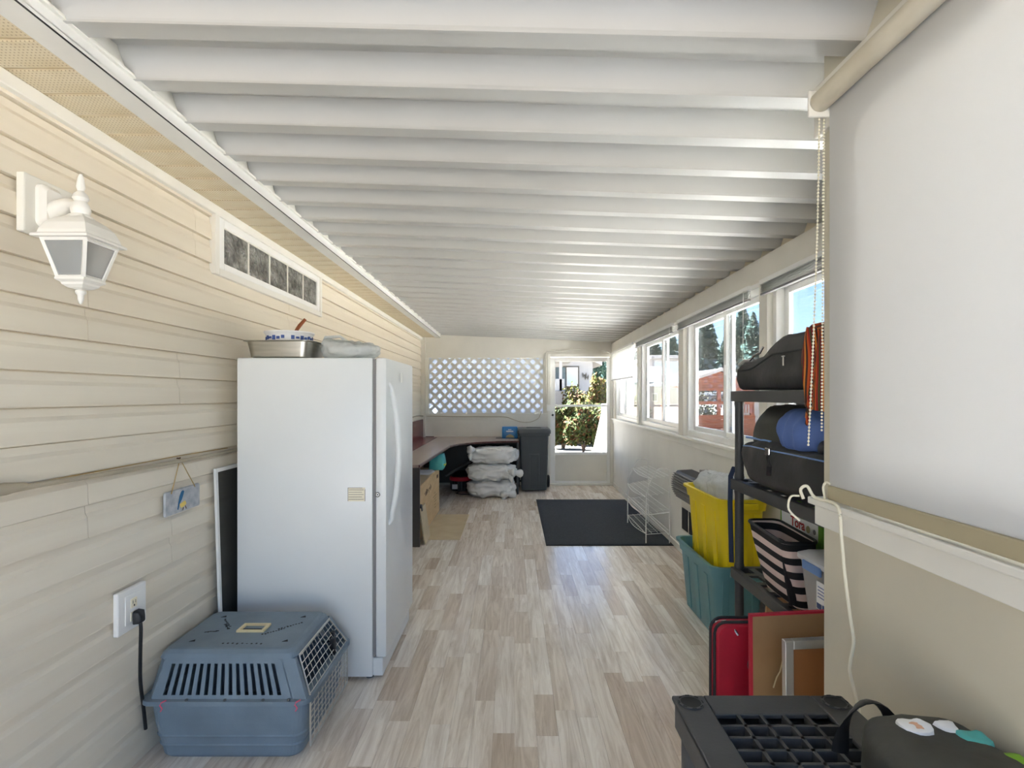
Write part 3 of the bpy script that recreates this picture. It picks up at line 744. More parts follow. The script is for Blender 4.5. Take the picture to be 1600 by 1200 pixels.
MB().box(hx(1165,24), hx(1430,24), 26.0, 32.5, hz(619,24), hz(612,24), .03).build('roof', M['houseroof'], h4)
for px, lb, sd_ in ((975,'green bush outside the window with the lowered blind',41),(988,'lower bush below the far window',42)):
    shrub('garden_bush', lb, px, 24 if sd_ == 41 else 26.6, 612+(8 if sd_ == 42 else 0), 1.0, 'leafbush', sd_, 1800)
# ================================================================ THINGS
def PX(px, Y): return (px-802)/F*Y
def PZ(py, Y): return CAMZ+(618-py)/F*Y
RZ = lambda a: Matrix.Rotation(a, 4, 'Z')
def about(c, mtx): return Matrix.Translation(Vector(c)) @ mtx @ Matrix.Translation(-Vector(c))

# ---- wall lantern
t = thing('wall_lantern', 'white carriage-style wall lantern with clear panes on the siding', 'lamp', (-1.48, 1.68, 1.94))
MB().box(-1.482, -1.457, 1.619, 1.862, 1.941, 2.119, .005).build('mounting_block', M['trimwhite'], t)
cx, cy = -1.32, 1.66
MB().loft([rrect(1.69-1.69, 0, .042, .066, .02, 0), rrect(0, 0, .042, .066, .02, .012), rrect(0, 0, .030, .052, .016, .026)]).xf(lambda x,y,z: (-1.458+z, 1.70+x, 2.035+y)).build('back_plate', M['lampwhite'], t, smooth=True)
MB().tube([(-1.44,1.70,2.02),(-1.41,1.695,2.035),(-1.38,1.685,2.045),(-1.345,1.67,2.035),(cx,cy,2.03)], [.030,.026,.017,.014,.016], 10).build('arm', M['lampwhite'], t, smooth=True)
MB().lathe([(.004,.14),(.009,.125),(.012,.10),(.008,.088),(.018,.078),(.022,.066),(.016,.056),(.022,.046),(.027,.03),(.024,.016),(.03,.006),(.03,0)][::-1], (cx,cy,1.985), 14).build('finial', M['lampwhite'], t, smooth=True)
def sq(h, z): return [(cx+h,cy+h,z),(cx-h,cy+h,z),(cx-h,cy-h,z),(cx+h,cy-h,z)]
MB().loft([sq(h,z) for h,z in ((.07,1.915),(.083,1.915),(.083,1.922),(.072,1.928),(.070,1.938),(.060,1.962),(.044,1.980),(.026,1.992),(.02,2.0))]).build('roof', M['lampwhite'], t)
zt, zb, ht, hb_ = 1.916, 1.806, .064, .038
cage = MB()
for sx in (-1,1):
    for sy in (-1,1): cage.tube([(cx+sx*ht,cy+sy*ht,zt),(cx+sx*hb_,cy+sy*hb_,zb)], .0065, 4)
for h, z in ((ht,zt-.004),(hb_,zb)):
    c4 = sq(h,z)
    for i in range(4): cage.tube([c4[i],c4[(i+1)%4]], .0065, 4)
cage.build('cage', M['lampwhite'], t)
for (ax, ay) in ((1,0),(-1,0),(0,1),(0,-1)):
    def P(h, z, s): return (cx+ax*h*.97+ay*s*h*.9, cy+ay*h*.97+ax*s*h*.9, z)
    MB().add([P(ht,zt-.006,-1),P(ht,zt-.006,1),P(hb_,zb+.004,1),P(hb_,zb+.004,-1)], [(0,1,2,3)]).build('pane', M['lampglass'], t, solid=.002)
MB().loft([sq(h,z) for h,z in ((.008,1.772),(.022,1.776),(.032,1.784),(.034,1.790),(.044,1.797),(.044,1.804),(.03,1.806))]).build('base', M['lampwhite'], t)
MB().lathe([(.003,-.045),(.008,-.032),(.009,-.018),(.014,-.012),(.014,-.006),(.008,0)], (cx,cy,1.774), 12).build('drop_finial', M['lampwhite'], t, smooth=True)
MB().lathe([(.012,0),(.014,.03),(.024,.05),(.028,.068),(.022,.088),(.006,.098)], (cx,cy,1.808), 14).build('bulb', M['bulb'], t, smooth=True)

# ---- outlet with plugged cord
t = thing('wall_outlet', 'white oversized duplex outlet plate on the beige siding', 'outlet', (-1.48, 2.09, .55))
MB().box(-1.482, -1.462, 2.012, 2.168, .552, .714, .005).build('plate', M['whiteplastic'], t)
MB().box(-1.463, -1.459, 2.048, 2.132, .580, .690, .002).build('inner_plate', M['whiteplastic'], t)
for z in (.655, .605):
    so = MB().box(-1.460, -1.456, 2.073, 2.107, z-.018, z+.018, .002).build('socket', M['outletivory'], t)
    MB().box(-1.457, -1.4555, 2.082, 2.0845, z-.002, z+.010).box(-1.457, -1.4555, 2.096, 2.0985, z-.002, z+.010).box(-1.457, -1.4555, 2.087, 2.093, z-.013, z-.006).build('slot', M['inkblack'], so)
t = thing('power_cord', 'black power cord plugged into the outlet, hanging behind the kennel', 'cord', (-1.44, 2.1, .1))
MB().loft([rrect(0,0,.008,.010,.005,0), rrect(0,0,.020,.026,.008,.006), rrect(0,0,.018,.024,.008,.026), rrect(0,-.006,.010,.012,.005,.034)]).xf(lambda x,y,z: (-1.456+z, 2.092+x, .600+y)).build('plug', M['black'], t, smooth=True)
MB().tube(cr([(-1.434,2.092,.585),(-1.432,2.092,.55),(-1.435,2.094,.48),(-1.44,2.10,.41),(-1.448,2.112,.35),(-1.456,2.13,.29),(-1.462,2.15,.22),(-1.466,2.17,.12)]), .0065, 8).build('cable', M['black'], t, smooth=True)

# ---- cable clipped along the siding and across the far wall
t = thing('wall_cable', 'thick grey-beige cable sagging along the siding towards the far wall', 'cable', (-1.46, 4.5, 1.1))
pts = [(-1.464, y, 1.178-.006*(y-1.2)*.9-.010*abs(math.sin(y*1.9))) for y in [1.2+.25*i for i in range(30)]]+[(-1.464,8.73,1.12),(-1.44,8.765,1.118)]
MB().tube(pts, .0095, 8).build('cable', M['cord'], t, smooth=True)
MB().tube([(-1.462,1.35,1.185),(-1.452,1.45,1.186),(-1.455,1.56,1.182),(-1.463,1.63,1.18)], [.012,.019,.018,.010], 10).build('connector', M['cord'], t, smooth=True)
MB().tube([(-1.471,1.66,1.180),(-1.471,2.39,1.185),(-1.471,2.8,1.18)], .002, 6).build('string', M['twine'], t)
t = thing('coax_cable', 'thin grey cable along the sill, looping down before the storm door', 'cable', (-.4, 8.77, 1.1))
MB().tube(cr([(-1.40,8.775,1.118),(-1.0,8.772,1.112),(-.5,8.772,1.108),(-.14,8.772,1.104),(-.02,8.77,1.07),(.10,8.768,1.03),(.20,8.768,1.018),(.30,8.768,1.03),(.40,8.77,1.08),(.44,8.772,1.15),(.455,8.775,1.2)]), .006, 8).build('cable', M['cord'], t, smooth=True)
t = thing('door_cable', 'pale cable bent around the top corner of the storm door frame', 'cable', (.54, 8.77, 1.3))
MB().tube(cr([(.535,8.775,1.22),(.528,8.775,1.8),(.530,8.775,2.10),(.545,8.775,2.15),(.58,8.775,2.165),(.80,8.775,2.175),(1.1,8.775,2.205),(1.35,8.775,2.19),(1.50,8.775,2.165),(1.57,8.775,2.13)]), .009, 8).build('cable', M['paint'], t, smooth=True)

# ---- bluebird plaque
t = thing('bird_plaque', 'small weathered grey plaque with painted bluebird, hung by twine', 'sign', (-1.46, 2.4, .93))
MB().loft([rrect(0,0,.123,.050,.008,0), rrect(0,0,.126,.053,.010,.004), rrect(0,0,.123,.050,.008,.011)]).xf(lambda x,y,z: (-1.470+z, 2.407+x, .990+y+.008*math.sin(x*60)*.3)).build('board', M['slate'], t)
def flat(poly, d, name, m): return MB().prism([(2.407+a, .990+b) for a,b in poly], d, d+.0015, 'x').build(name, m, t)
flat([(-.045,-.035),(-.038,-.038),(-.028,-.012),(-.012,.004),(-.003,.02),(.004,.036),(-.004,.042),(-.014,.040),(-.020,.034),(-.030,.018),(-.038,-.008)], -1.4595, 'bird', M['birdblue'])
flat([(-.030,-.016),(-.008,-.010),(.012,-.006),(.020,-.022),(.004,-.030),(-.018,-.034)], -1.4597, 'blossom', M['birdyellow'])
flat([(-.004,-.034),(.002,-.034),(-.004,-.046),(-.008,-.046)], -1.4594, 'stalk', M['ink'])
flat([(.010,-.028),(.015,-.030),(.022,-.044),(.017,-.044)], -1.4594, 'stalk', M['ink'])
MB().tube([(-1.457,2.318,1.030),(-1.464,2.39,1.172),(-1.457,2.49,1.034)], .0022, 6).build('twine', M['twine'], t)
MB().lathe([(.003,0),(.003,.012),(.006,.014)], (-1.478,2.39,1.174), 8, 'x').build('nail', M['ink'], t)

# ---- insect screen leaning behind the freezer
t = thing('window_screen', 'white-framed dark insect screen leaning on the siding behind the freezer', 'screen', (-1.45, 3.0, 0))
def lean(x, y, z): return (-1.428-.035*z/1.09+x, y, z)
f = MB()
for (p,q,r,s) in ((2.665,2.683,0,1.09),(3.30,3.318,0,1.09),(2.683,3.30,0,.018),(2.683,3.30,1.072,1.09)): f.box(-.006,.006,p,q,r,s)
f.xf(lean).build('frame', M['vinyl'], t)
MB().box(-.001,.001,2.68,3.302,.015,1.075).xf(lean).build('mesh', M['screen'], t)

# ---- upright freezer
FX0, FX1, FY0, FY1, FZ = -1.405, -0.715, 2.763, 3.487, 1.642
t = thing('upright_freezer', 'tall white upright freezer with bow handle and lock', 'freezer', (-1.03, 3.125, 0))
MB().box(FX0, FX1, FY0, FY1, .018, FZ, .008).build('cabinet', M['white'], t, smooth=True)
MB().box(FX1, FX1+.014, FY0+.006, FY1-.006, .12, FZ-.006).build('gasket', M['housegrey'], t)
dr_ = MB().box(FX1+.014, -.644, FY0, FY1, .117, FZ, .012).build('door', M['white'], t, smooth=True)
hp = [(-.646, FY0+.052, 1.515),(-.628, FY0+.052, 1.49)]+[(-.644+.046*math.sin(PI*u)**.75+.006, FY0+.052, 1.50-.70*u) for u in [.06+.88*i/14 for i in range(15)]]+[(-.628, FY0+.052, .81),(-.646, FY0+.052, .785)]
MB().tube(hp, [.010]*2+[.013+.004*math.sin(PI*i/14) for i in range(15)]+[.010]*2, 10).build('handle', M['white'], dr_, smooth=True)
MB().lathe([(.013,0),(.013,-.004),(.010,-.006),(.008,-.004)], (-.688, FY0, .947), 16, 'y').build('lock', M['chrome'], dr_, smooth=True)
MB().lathe([(.004,-.0045),(.004,-.0062)], (-.688, FY0, .947), 8, 'y').build('keyhole', M['inkblack'], dr_)
MB().box(-.6442, -.6425, 3.10, 3.155, 1.525, 1.578, .0005).build('badge', M['alu'], dr_)
MB().box(-.840, -.752, FY0-.0012, FY0, .913, .982).build('rating_label', M['outletivory'], t)
lb = MB()
for k in range(5): lb.box(-.836, -.760-.008*(k%2), FY0-.0016, FY0-.001, .922+k*.012, .924+k*.012)
lb.box(-.840,-.838,FY0-.0017,FY0,.913,.982).box(-.840,-.766,FY0-.0017,FY0,.980,.982).box(-.754,-.752,FY0-.0017,FY0,.913,.974)
lb.build('label_print', M['housedark'], t)
MB().box(FX1, FX1+.05, FY0+.012, FY1-.012, .02, .112, .004).build('kick_plate', M['white'], t)
for (x, y) in ((-1.36,2.81),(-.74,2.81),(-1.36,3.44),(-.74,3.44)):
    MB().lathe([(.02,0),(.02,.012),(.012,.02)], (x,y,0), 10).build('foot', M['darkgrey'], t)

# ---- roasting pan, bowl, spoon, plastic bag on the freezer
t = thing('roasting_pan', 'shiny stainless steel roasting pan on top of the white freezer', 'pan', (-1.22, 2.925, FZ))
cxp, cyp = -1.215, 2.93
rings = [rrect(cxp,cyp,.135,.105,.035,FZ+.001), rrect(cxp,cyp,.152,.122,.04,FZ+.008), rrect(cxp,cyp,.168,.136,.045,FZ+.086), rrect(cxp,cyp,.185,.150,.05,FZ+.089), rrect(cxp,cyp,.185,.150,.05,FZ+.092), rrect(cxp,cyp,.166,.134,.045,FZ+.091), rrect(cxp,cyp,.150,.120,.04,FZ+.012), rrect(cxp,cyp,.135,.105,.035,FZ+.006)]
MB().loft(rings).build('pan', M['steel'], t, smooth=True)
t = thing('mixing_bowl', 'white bowl with blue patterned band inside the roasting pan', 'bowl', (cxp, cyp, FZ+.007))
MB().lathe([(.05,.007),(.085,.03),(.108,.07),(.116,.12),(.122,.135),(.128,.14),(.128,.146),(.118,.145),(.106,.11),(.08,.04),(.04,.018)], (cxp+.01,cyp-.0,FZ), 28).build('bowl', M['whiteplastic'], t, smooth=True)
pat = MB()
for k in range(30):
    a = 2*PI*k/30
    if k % 7 == 3: continue
    pat.box(.1165,.1205,-.008-.003*(k%2),.008,.100+.004*(k%3),.118+.006*(k%2)).xf(lambda x,y,z: (x,y,z)) if False else None
    mb = MB().box(.1145,.1195,-.008,.008,.098+.004*(k%3),.116+.006*(k%2))
    mb.xf(Matrix.Translation((cxp+.01,cyp,FZ)) @ RZ(a)); pat.add(mb.v, mb.f)
pat.build('pattern', M['bowlblue'], t)
t = thing('wooden_spoon', 'brown wooden spoon handle sticking out of the white bowl', 'spoon', (-1.19, 2.93, FZ+.03))
MB().tube([(-1.235,2.93,FZ+.06),(-1.19,2.935,FZ+.13),(-1.155,2.94,FZ+.185),(-1.125,2.945,FZ+.222)], [.007,.008,.010,.008], 8).blob((-1.245,2.93,FZ+.05),(.022,.02,.03),1,1,12,8).build('spoon', M['wood'], t, smooth=True)
t = thing('plastic_bag', 'crumpled translucent plastic bag on top of the freezer', 'bag', (-.88, 3.0, FZ))
def bagf(q, p):
    z = max(q.z, -.048); return Vector((q.x, q.y, z*(1.25-.55*(p.x+1)/2)))
MB().blob((-.885,2.99,FZ+.050),(.155,.15,.055),.8,.8,44,26,.026,16,4.2,bagf).build('bag', M['filmbag'], t, smooth=True, sharp=180)
MB().tube([(-1.02,2.93,FZ+.08),(-1.0,2.91,FZ+.118),(-.93,2.92,FZ+.125),(-.90,2.94,FZ+.10)], .016, 8, flat=.35).build('bag_handle', M['filmbag'], t, smooth=True)

# ---- pet kennel
t = thing('pet_kennel', 'slate blue plastic pet kennel with wire door beside the freezer', 'kennel', (-1.15, 2.4, 0))
ZK, ZT = .25, .416
lo = dict(x0=-1.455, x1=-.815, y0=2.140, y1=2.680); hi = dict(x0=-1.435, x1=-.900, y0=2.215, y1=2.610)
def kc(z):
    u = (z-ZK)/(ZT-ZK); return [lo[k]+(hi[k]-lo[k])*u for k in ('x0','x1','y0','y1')]
def kring(z, ins=0, r=.05):
    x0,x1,y0,y1 = kc(z); return rrect((x0+x1)/2,(y0+y1)/2,(x1-x0)/2-ins,(y1-y0)/2-ins,r,z,6)
x0,x1,y0,y1 = kc(ZT)
# slotted side walls of the upper shell (front and back), as one perforated surface each
def side(yi):
    nu = 15*4+8; nv = 8
    def fn(u, v):
        z = ZK+(ZT-.030-ZK)*v; a,b,c,d = kc(z); y = (c if yi == 0 else d)
        return (a+.03+(b-.05-a-.03)*u, y, z)
    def sk(i, j):
        k = i-4
        return 0 <= k < 60 and k % 4 in (1,2) and 1 <= j <= 6 
    return MB().grid(fn, nu, nv, sk)
up = MB(); 
for yi in (0,1):
    mbs = side(yi); up.add(mbs.v, mbs.f)
# rear wall (left), top and rounded shoulder
def rear(u, v):
    z = ZK+(ZT-.030-ZK)*v; a,b,c,d = kc(z); return (a+.03-.03*min(1,math.sin(PI*u)*4), c+(d-c)*u, z)
up.grid(rear, 16, 4)
def ring2(z, ins): 
    a,b,c,d = kc(ZT-.030); return rrect((a+b)/2-.0,(c+d)/2,(b-a)/2-ins,(d-c)/2-ins,.03+ins*.3,z,6)
up.loft([ring2(ZT-.032,0), ring2(ZT-.014,.006), ring2(ZT-.003,.018), ring2(ZT,.032)], False, True)
# front (door end) frame posts at x1
for (c0,c1) in ((0,.05),(.95,1.0)):
    def fp(u, v):
        z = ZK+(ZT-.030-ZK)*v; a,b,c,d = kc(z); return (b-.055+.055*u, c+(d-c)*(c0 if c0 == 0 else 1.0), z)
    up.grid(fp, 3, 3)
    def fq(u, v):
        z = ZK+(ZT-.030-ZK)*v; a,b,c,d = kc(z); return (b, c+(d-c)*(c0+(c1-c0)*u), z)
    up.grid(fq, 2, 3)
us = up.build('upper_shell', M['kennel'], t, solid=.005)
# ledge and lower shell
def lring(z, o, r=.05): return rrect((lo['x0']+lo['x1'])/2,(lo['y0']+lo['y1'])/2,(lo['x1']-lo['x0'])/2+o,(lo['y1']-lo['y0'])/2+o,r,z,6)
MB().loft([lring(ZK-.014,-.03),lring(ZK-.014,.017),lring(ZK+.004,.017),lring(ZK+.006,-.002),lring(ZK+.006,-.03)],False,False).build('ledge', M['kennel'], t)
MB().loft([lring(.006,-.045,.06),lring(.0,-.055,.06),lring(.0,-.02,.05)][::-1][:1]+[lring(.0,-.050,.05),lring(.012,-.040,.05),lring(.15,-.012,.05),lring(ZK-.012,-.006,.05),lring(ZK-.012,-.02,.05),lring(.02,-.055,.05)],True,True).build('lower_shell', M['kennel'], t) if False else MB().loft([lring(.0,-.045,.05),lring(.012,-.036,.05),lring(.15,-.014,.05),lring(ZK-.010,-.006,.05),lring(ZK-.010,-.016,.05),lring(.15,-.024,.05),lring(.018,-.05,.05)]).build('lower_shell', M['kennel'], t)
ribs = MB()
for z in (.05,.09): ribs.loft([lring(z,-.036+.16*z,.05),lring(z+.006,-.033+.16*z,.05),lring(z+.012,-.036+.16*z,.05)],False,False)
ribs.build('rib', M['kennel'], t)
# door: wire grid on the right end
def dp(u, z):
    zz = max(z, ZK) if z > ZK else z
    a,b,c,d = kc(max(z,ZK)) ; 
    bx = b if z >= ZK else lo['x1']
    return (bx+.006, c+.03+(d-c-.06)*u, z)
gr = MB()
for k in range(12):
    u = k/11; gr.tube([dp(u,.06), dp(u,ZK), dp(u,ZT-.035)], .0019, 5)
for k in range(14):
    z = .06+(ZT-.035-.06)*k/13; gr.tube([dp(0,z), dp(1,z)], .0019, 5)
dg_ = gr.build('wire_door', M['alu'], t)
MB().tube([dp(0,.055),dp(0,ZK),dp(0,ZT-.03),dp(1,ZT-.03),dp(1,ZK),dp(1,.055)], .004, 6, closed=True).build('door_rim', M['alu'], dg_)
MB().box(-.845,-.822,2.50,2.53,.22,.33,.004).box(-.86,-.842,2.545,2.575,.30,.34,.004).build('latch', M['black'], dg_)
# handle, slots and ties on the lid
hc = ((x0+x1)/2+.02, (y0+y1)/2-.005)
hh = MB()
for (a,b,c,d) in ((-.060,.060,.028,.040),(-.060,.060,-.040,-.028),(-.060,-.046,-.028,.028),(.046,.060,-.028,.028)): hh.box(hc[0]+a,hc[0]+b,hc[1]+c,hc[1]+d,ZT-.002,ZT+.012,.003)
hh.build('carry_handle', M['beige'], us)
MB().box(hc[0]-.046,hc[0]+.046,hc[1]-.028,hc[1]+.0,ZT+.0022,ZT+.0032).build('recess', M['rubber'], us)
for (dx,dy) in ((-.20,.13),(.17,.13),(-.20,-.12),(.19,-.12)):
    MB().prism([(hc[0]+dx-.012,hc[1]+dy-.008),(hc[0]+dx+.012,hc[1]+dy-.006),(hc[0]+dx+.004,hc[1]+dy+.012)],ZT+.0024,ZT+.0036,'z').build('vent_hole', M['inkblack'], us)
for k, (dx, dy, an, ln) in enumerate(((-.15,.06,-.9,.10),(-.13,.02,-.9,.06),(.10,-.03,.7,.09),(.15,.03,.7,.10),(-.17,-.03,.2,.05),(.02,-.145,0,.16))):
    sm = MB(); rr = random.Random(k)
    for j in range(9): 
        q = -ln/2+ln*j/8; sm.box(q-.004,q+.003,-.004+rr.uniform(-.003,.003),.004+rr.uniform(-.003,.003),0,.0009)
    sm.xf(Matrix.Translation((hc[0]+dx,hc[1]+dy,ZT+.0024)) @ RZ(an)).build('moulded_marking', M['rubber'], us)
for (x, z) in ((-1.37,.243),(-.845,.245)):
    MB().tube([(x,2.118,z+.012),(x-.004,2.114,z+.002),(x+.006,2.113,z-.010),(x-.002,2.115,z-.022)], .0025, 6).tube([(x,2.12,z+.01),(x+.014,2.125,z+.016)], .0025, 6).build('string_tie', M['pink'], t)
for x in (-1.28,-1.13,-.98,-.88):
    MB().lathe([(.006,0),(.006,.006),(.003,.008)], (x,2.13,ZK+.004), 8).build('ledge_bolt', M['darkgrey'], t)

# ---- corner desk
t = thing('corner_desk', 'L-shaped mahogany corner desk with curved inner edge along two walls', 'desk', (-.9, 7.6, 0))
dz0, dz1 = .757, .787
top = [(-1.462,8.775),(.085,8.775),(.085,7.96),(-.08,7.955),(-.25,7.90),(-.40,7.83),(-.55,7.73),(-.67,7.61),(-.76,7.47),(-.82,7.32),(-.85,7.2),(-.905,5.2),(-1.462,5.2)]
MB().prism(top, dz0+.002, dz1, 'z').build('desk_top', M['desktop'], t)
edge = MB()
for (p,q) in zip(top[2:-2], top[3:-1]):
    edge.tube([(p[0],p[1],(dz0+dz1)/2),(q[0],q[1],(dz0+dz1)/2)], .016, 6)
edge.build('edge_band', M['desk'], t, smooth=True)
MB().box(-1.455,-.895,5.20,5.226,0,dz0).build('end_panel', M['deskdark'], t)
MB().box(.052,.078,7.975,8.76,0,dz0).build('end_panel', M['deskdark'], t)
MB().box(-1.44,.052,8.725,8.745,.05,dz0).build('back_panel', M['deskdark'], t)
MB().box(-1.455,-1.437,5.23,8.72,.05,dz0).build('back_panel', M['deskdark'], t)
MB().box(-1.462,-1.44,5.2,8.70,dz1,1.07,.002).build('upright_panel', M['redwood'], t)
MB().box(-1.44,-1.20,5.2,8.60,dz1,dz1+.003).build('reflection_strip', M['redwood'], t)  # red sheet painting the upright panel's reflection on the desk top
MB().box(-1.40,-1.27,8.69,8.71,dz1,dz1+.01).build('cable_slot', M['inkblack'], t)

# ---- under and on the desk
t = thing('cardboard_box', 'large tan printed cardboard box under the left desk wing', 'box', (-1.17, 6.13, 0))
MB().box(-1.42,-.932,5.44,6.85,0.0,.54,.004).build('carton', M['card'], t)
MB().box(-1.41,-.94,5.46,6.84,.54,.5415).build('tape', M['cardpale'], t)
MBm = Matrix.Translation((-.9305,5.95,.42)) @ Matrix.Rotation(PI/2,4,'Z') @ Matrix.Rotation(PI/2,4,'X')
pr3 = MB(); rr = random.Random(8)
for k in range(9):
    yy = 5.72+k*.055; pr3.box(-.932,-.9305,yy,yy+rr.uniform(.012,.04),.40+rr.uniform(-.02,.01),.40+rr.uniform(.02,.055))
for k in range(4): pr3.box(-.932,-.9305,6.62+k*.03,6.64+k*.03,.44,.48)
for k in range(6): pr3.box(-.932,-.9305,6.3+rr.uniform(0,.2),6.5+rr.uniform(0,.1),.12+k*.035,.123+k*.035)
pr3.build('print', M['ink'], t)
t = thing('turquoise_bag', 'turquoise shopping bag with yellow tie on the cardboard box', 'bag', (-.93, 6.7, .5425))
MB().loft([rrect(-.945,6.71,.085,.10,.02,.5425),rrect(-.93,6.71,.095,.11,.03,.60),rrect(-.935,6.71,.09,.10,.03,.68),rrect(-.935,6.71,.075,.09,.02,.735)]).build('bag', M['tealcloth'], t, smooth=True)
MB().tube([(-.84,6.61,.61),(-.835,6.66,.60),(-.838,6.74,.606),(-.85,6.81,.61)], .01, 6).build('tie', M['yellowcloth'], t)
t = thing('paper_stack', 'loose white papers on the cardboard box under the desk', 'paper', (-1.05, 6.3, .5425))
for k in range(5): MB().box(-1.16,-.95,6.22,6.52,.5425+k*.004,.546+k*.004).xf(about((-1.05,6.37,0), RZ(.06*k-.1))).build('sheet', M['whiteprint'], t)
t = thing('leaning_board', 'narrow pale board leaning on the cardboard box by the desk end', 'board', (-.90, 5.5, 0))
MB().box(-.006,.006,5.30,5.62,0,.33).xf(lambda x,y,z: (-.862-.058*z/.33+x,y+.10*z,z)).build('board', M['cardpale'], t)
MB().box(-.012,.012,5.36,5.42,.30,.36,.003).xf(lambda x,y,z: (-.862-.058*z/.33+x,y+.10*z,z)).build('clip', M['black'], t)
tag(MB().box(-.925,-.535,5.46,6.62,.0006,.005).build('cardboard_sheet', M['cardpale']), 'flat sheet of pale cardboard lying on the floor before the box', 'cardboard')
t = thing('shop_vacuum', 'red and black shop vacuum under the desk', 'vacuum', (-.78, 8.22, 0))
vc = (-.80, 8.30)
MB().lathe([(.135,.012),(.150,.02),(.158,.10),(.162,.165)], (vc[0],vc[1],0), 24).build('tank', M['black'], t, smooth=True)
rib = MB()
for k in range(18):
    a = 2*PI*k/18; rib.tube([(vc[0]+.152*math.cos(a),vc[1]+.152*math.sin(a),.03),(vc[0]+.163*math.cos(a),vc[1]+.163*math.sin(a),.16)], .006, 5)
rib.build('tank_rib', M['darkgrey'], t)
MB().lathe([(.166,.165),(.172,.175),(.168,.21),(.150,.225)], (vc[0],vc[1],0), 24).build('lid', M['redplastic'], t, smooth=True)
MB().lathe([(.150,.222),(.12,.245),(.09,.285),(.03,.30)], (vc[0],vc[1],0), 20).build('motor_cover', M['black'], t, smooth=True)
MB().tube([(vc[0]-.10,vc[1],.25),(vc[0]-.06,vc[1],.33),(vc[0]+.06,vc[1],.33),(vc[0]+.10,vc[1],.25)], .012, 8).build('carry_handle', M['black'], t, smooth=True)
MB().tube([(vc[0]-.22,vc[1]-.12,.24),(vc[0]+.18,vc[1]-.06,.47)], .017, 10).build('wand', M['darkgrey'], t, smooth=True)
MB().box(vc[0]-.115,vc[0]-.035,vc[1]-.170,vc[1]-.150,.05,.12,.003).build('label', M['whiteprint'], t)
MB().tube([(vc[0]+.0,vc[1]-.155,.02),(vc[0]-.04,vc[1]-.28,.007),(vc[0]+.04,vc[1]-.36,.007),(vc[0]+.18,vc[1]-.35,.007),(vc[0]+.22,vc[1]-.26,.007),(vc[0]+.15,vc[1]-.16,.03)], .006, 6).build('power_cord', M['black'], t)
def binbag(label, c, r, seed, knot):
    t = thing('garbage_bag', label, 'bag', (c[0],c[1],c[2]-r[2]), 'stack of white garbage bags')
    def fl2(q, p):
        s = noise.noise(Vector((q.x*5+seed, q.y*5, q.z*9))); f = 1-abs(noise.noise(Vector((q.x*11+s*2, q.y*11+seed, q.z*16))))*2
        q = q*(1+.07*f); return Vector((q.x, q.y, max(-r[2], min(r[2]*1.06, q.z))))
    MB().blob(c, r, .62, .62, 96, 48, .042, 8.5, seed, fl2).build('bag', M['bag'], t, smooth=True, sharp=180)
    kx, ky, kz = knot
    kb = MB().tube([(kx+.10,ky+.10,kz-.02),(kx+.03,ky+.02,kz),(kx,ky,kz)], [.06,.03,.02], 10)
    kb.blob((kx-.02,ky-.02,kz+.01),(.055,.05,.045),.9,.9,18,12,.028,22,seed)
    kb.blob((kx-.03,ky-.01,kz-.07),(.028,.03,.07),1,1,14,10,.015,20,seed+1)
    kb.build('knot', M['bag'], t, smooth=True, sharp=180)
binbag('bottom white garbage bag of the stack under the desk', (-.315,7.90,.118), (.325,.26,.116), 1.3, (-.10,7.63,.06))
binbag('middle white garbage bag of the stack under the desk', (-.315,7.89,.355), (.335,.26,.115), 5.1, (.0,7.66,.36))
binbag('topmost white garbage bag with tied knot under the desk', (-.295,7.89,.592), (.33,.25,.112), 9.7, (-.58,7.70,.665))
t = thing('wrapped_package', 'blue plastic-wrapped package on the right end of the desk', 'package', (-.06, 8.45, dz1))
MB().loft([rrect(-.055,8.47,.118,.07,.02,dz1),rrect(-.055,8.47,.122,.076,.03,dz1+.02),rrect(-.055,8.47,.122,.076,.03,dz1+.15),rrect(-.055,8.47,.116,.066,.03,dz1+.178)]).build('pack', M['bluepack'], t, smooth=True)
MB().box(-.182,-.172,8.41,8.53,dz1+.02,dz1+.165,.004).build('end_flap', M['whiteprint'], t)
MB().box(-.11,.0,8.390,8.394,dz1+.10,dz1+.118).box(-.08,-.03,8.390,8.394,dz1+.13,dz1+.14).build('print', M['whiteprint'], t)
MB().prism([(-.12,dz1+.01),(.02,dz1+.01),(0,dz1+.045),(-.05,dz1+.065),(-.10,dz1+.045)],8.391,8.394,'y').build('picture', M['tanprint'], t)
tag(MB().box(-.27,.07,8.36,8.58,dz1-.0,dz1+.0008).build('desk_mat', M['black']), 'thin dark mat under the blue package on the desk', 'mat')
bpy.data.objects['wrapped_package'].location.z += .0009
# ---- wheelie bin
t = thing('wheelie_bin', 'dark grey wheelie bin with flat lid beside the storm door', 'bin', (.315, 8.42, 0))
bx = .315
MB().loft([rrect(bx,8.42,.185,.20,.03,.02),rrect(bx,8.42,.19,.205,.03,.06),rrect(bx,8.42,.222,.25,.035,.84),rrect(bx,8.42,.236,.262,.035,.845),rrect(bx,8.42,.236,.262,.035,.875)]).build('body', M['darkgrey'], t, smooth=True)
lidp = MB().loft([rrect(bx,8.41,.245,.270,.03,.876),rrect(bx,8.41,.250,.276,.035,.88),rrect(bx,8.41,.250,.276,.035,.925),rrect(bx,8.41,.236,.262,.04,.948),rrect(bx,8.41,.18,.20,.05,.952)]).build('lid', M['darkgrey'], t, smooth=True)
MB().loft([rrect(bx,8.40,.12,.10,.03,.950),rrect(bx,8.40,.11,.09,.03,.962)]).build('lid_panel', M['darkgrey'], lidp)
rec = MB()
for (a,b,c,d) in ((-.075,-.060,.05,.55),(.060,.075,.05,.55),(-.075,.075,.55,.57)): rec.box(bx+a,bx+b,-.008,.012,c,d,.003)
